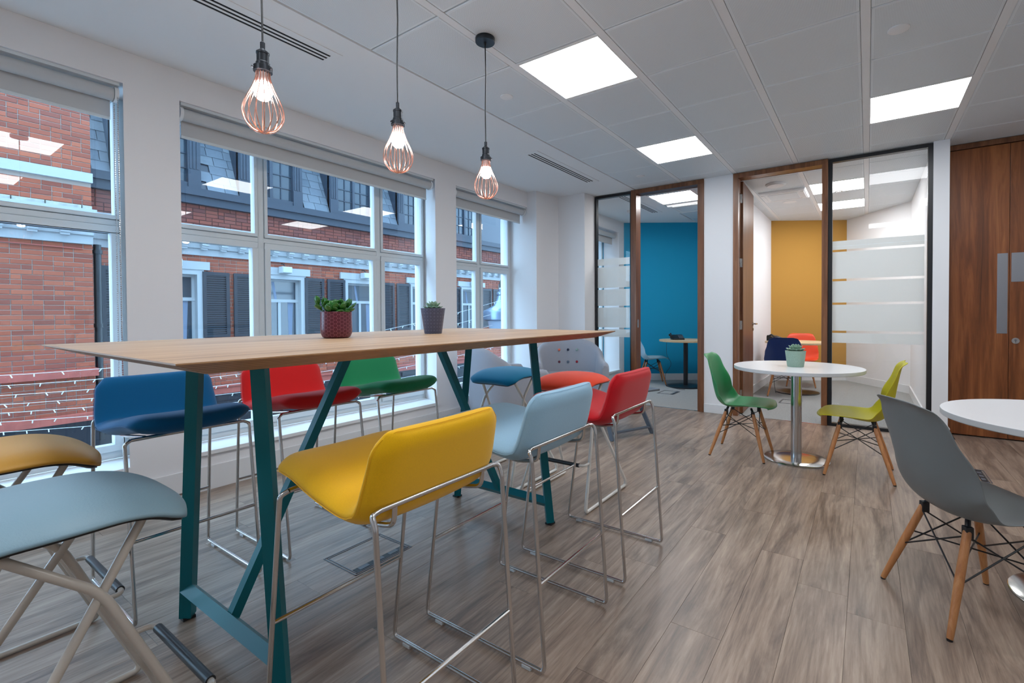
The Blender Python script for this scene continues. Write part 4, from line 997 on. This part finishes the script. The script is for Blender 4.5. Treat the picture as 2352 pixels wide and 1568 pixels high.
def disc(name, label, x, y, r_, h, mat='band', cat='detector', grp=None):
    t = thing(name, label, cat, (x, y, HC), 0, grp); p = MB(); p.lathe([(.0001, 0), (r_, 0), (r_, -h*.5), (r_*.85, -h), (.0001, -h)], 36); p.build('body', mat, t, True)
    if h > .03: p = MB(); p.lathe([(r_*.55, -h*.9), (r_*.5, -h*1.25), (.0001, -h*1.3)], 24); p.build('sensor', mat, t, True)
    return t
disc('ceiling_speaker', 'flat white disc on the ceiling tile left of the near light panel', -2.11, 2.64, .045, .008, cat='disc'); disc('ceiling_speaker', 'flat white disc on the ceiling tile at upper right', .133, 3.226, .05, .010, cat='disc'); disc('ceiling_speaker', 'flat white disc on the ceiling near the blue room door', -2.10, 5.01, .045, .008, cat='disc')
disc('ceiling_speaker', 'round white speaker on the ochre room ceiling by the door', -.909, 6.247, .11, .03, cat='speaker'); disc('ceiling_speaker', 'flat round plate beyond the air conditioner in the ochre room', -.895, 7.379, .085, .006, cat='plate')
disc('smoke_detector', 'white smoke detector on the blue room plaster ceiling', -2.93, 6.60, .05, .035); disc('smoke_detector', 'white smoke detector behind the glass of the ochre room', -.30, 6.95, .05, .035)
def acunit(label, x, y):
    t = thing('air_conditioner', label, 'air conditioner', (x, y, HC), 0)
    p = MB(); p.chbox(-.27, .27, -.27, .27, -.03, .005, .015, '-z'); p.build('fascia', 'band', t, bevel=.01)
    p = MB(); p.box(-.17, .17, -.17, .17, -.034, -.029); p.build('grille', 'greymetal' if False else 'tile', t)
    for a in (-1, 1):
        p = MB(); p.box(-.19, .19, a*.225-.018, a*.225+.018, -.034, -.029); p.build('louvre', 'band', t); p = MB(); p.box(a*.225-.018, a*.225+.018, -.19, .19, -.034, -.029); p.build('louvre', 'band', t)
acunit('square ceiling air conditioner in the ochre meeting room', -.90, 6.87); acunit('square ceiling air conditioner in the blue meeting room', -2.10, 6.85)
def floor_box(label, x, y, wx, wy, mat):
    t = thing('floor_box', label, 'floor box', (x, y, 0), 0, 'floor power boxes')
    p = MB()
    for k, q in enumerate((0, .012)):
        hx, hy = wx/2-q, wy/2-q; w2 = .004
        p.box(-hx, hx, -hy, -hy+w2, 0, .0022); p.box(-hx, hx, hy-w2, hy, 0, .0022); p.box(-hx, -hx+w2, -hy, hy, 0, .0022); p.box(hx-w2, hx, -hy, hy, 0, .0022)
    p.build('rim', 'greymetal', t); p = MB(); p.box(wx/2-.052, wx/2-.018, -wy/2+.02, wy/2-.02, 0, .0018); fp = p.build('cable_flap', 'blackplastic', t)
    for i in range(3): p = MB(); p.box(wx/2-.048, wx/2-.024, -wy/2+.04+i*.08, -wy/2+.09+i*.08, .0018, .003); p.build('flap_lid', 'greymetal', fp)
floor_box('rectangular floor power box under the bar table', -1.965, 1.385, .25, .31, 'plank'); floor_box('rectangular floor power box near the walnut door', .585, 4.42, .22, .31, 'plank'); floor_box('floor power box in the blue room carpet', -2.35, 6.62, .24, .30, 'carpet'); floor_box('floor power box in the ochre room carpet', -.80, 6.75, .24, .30, 'carpet')
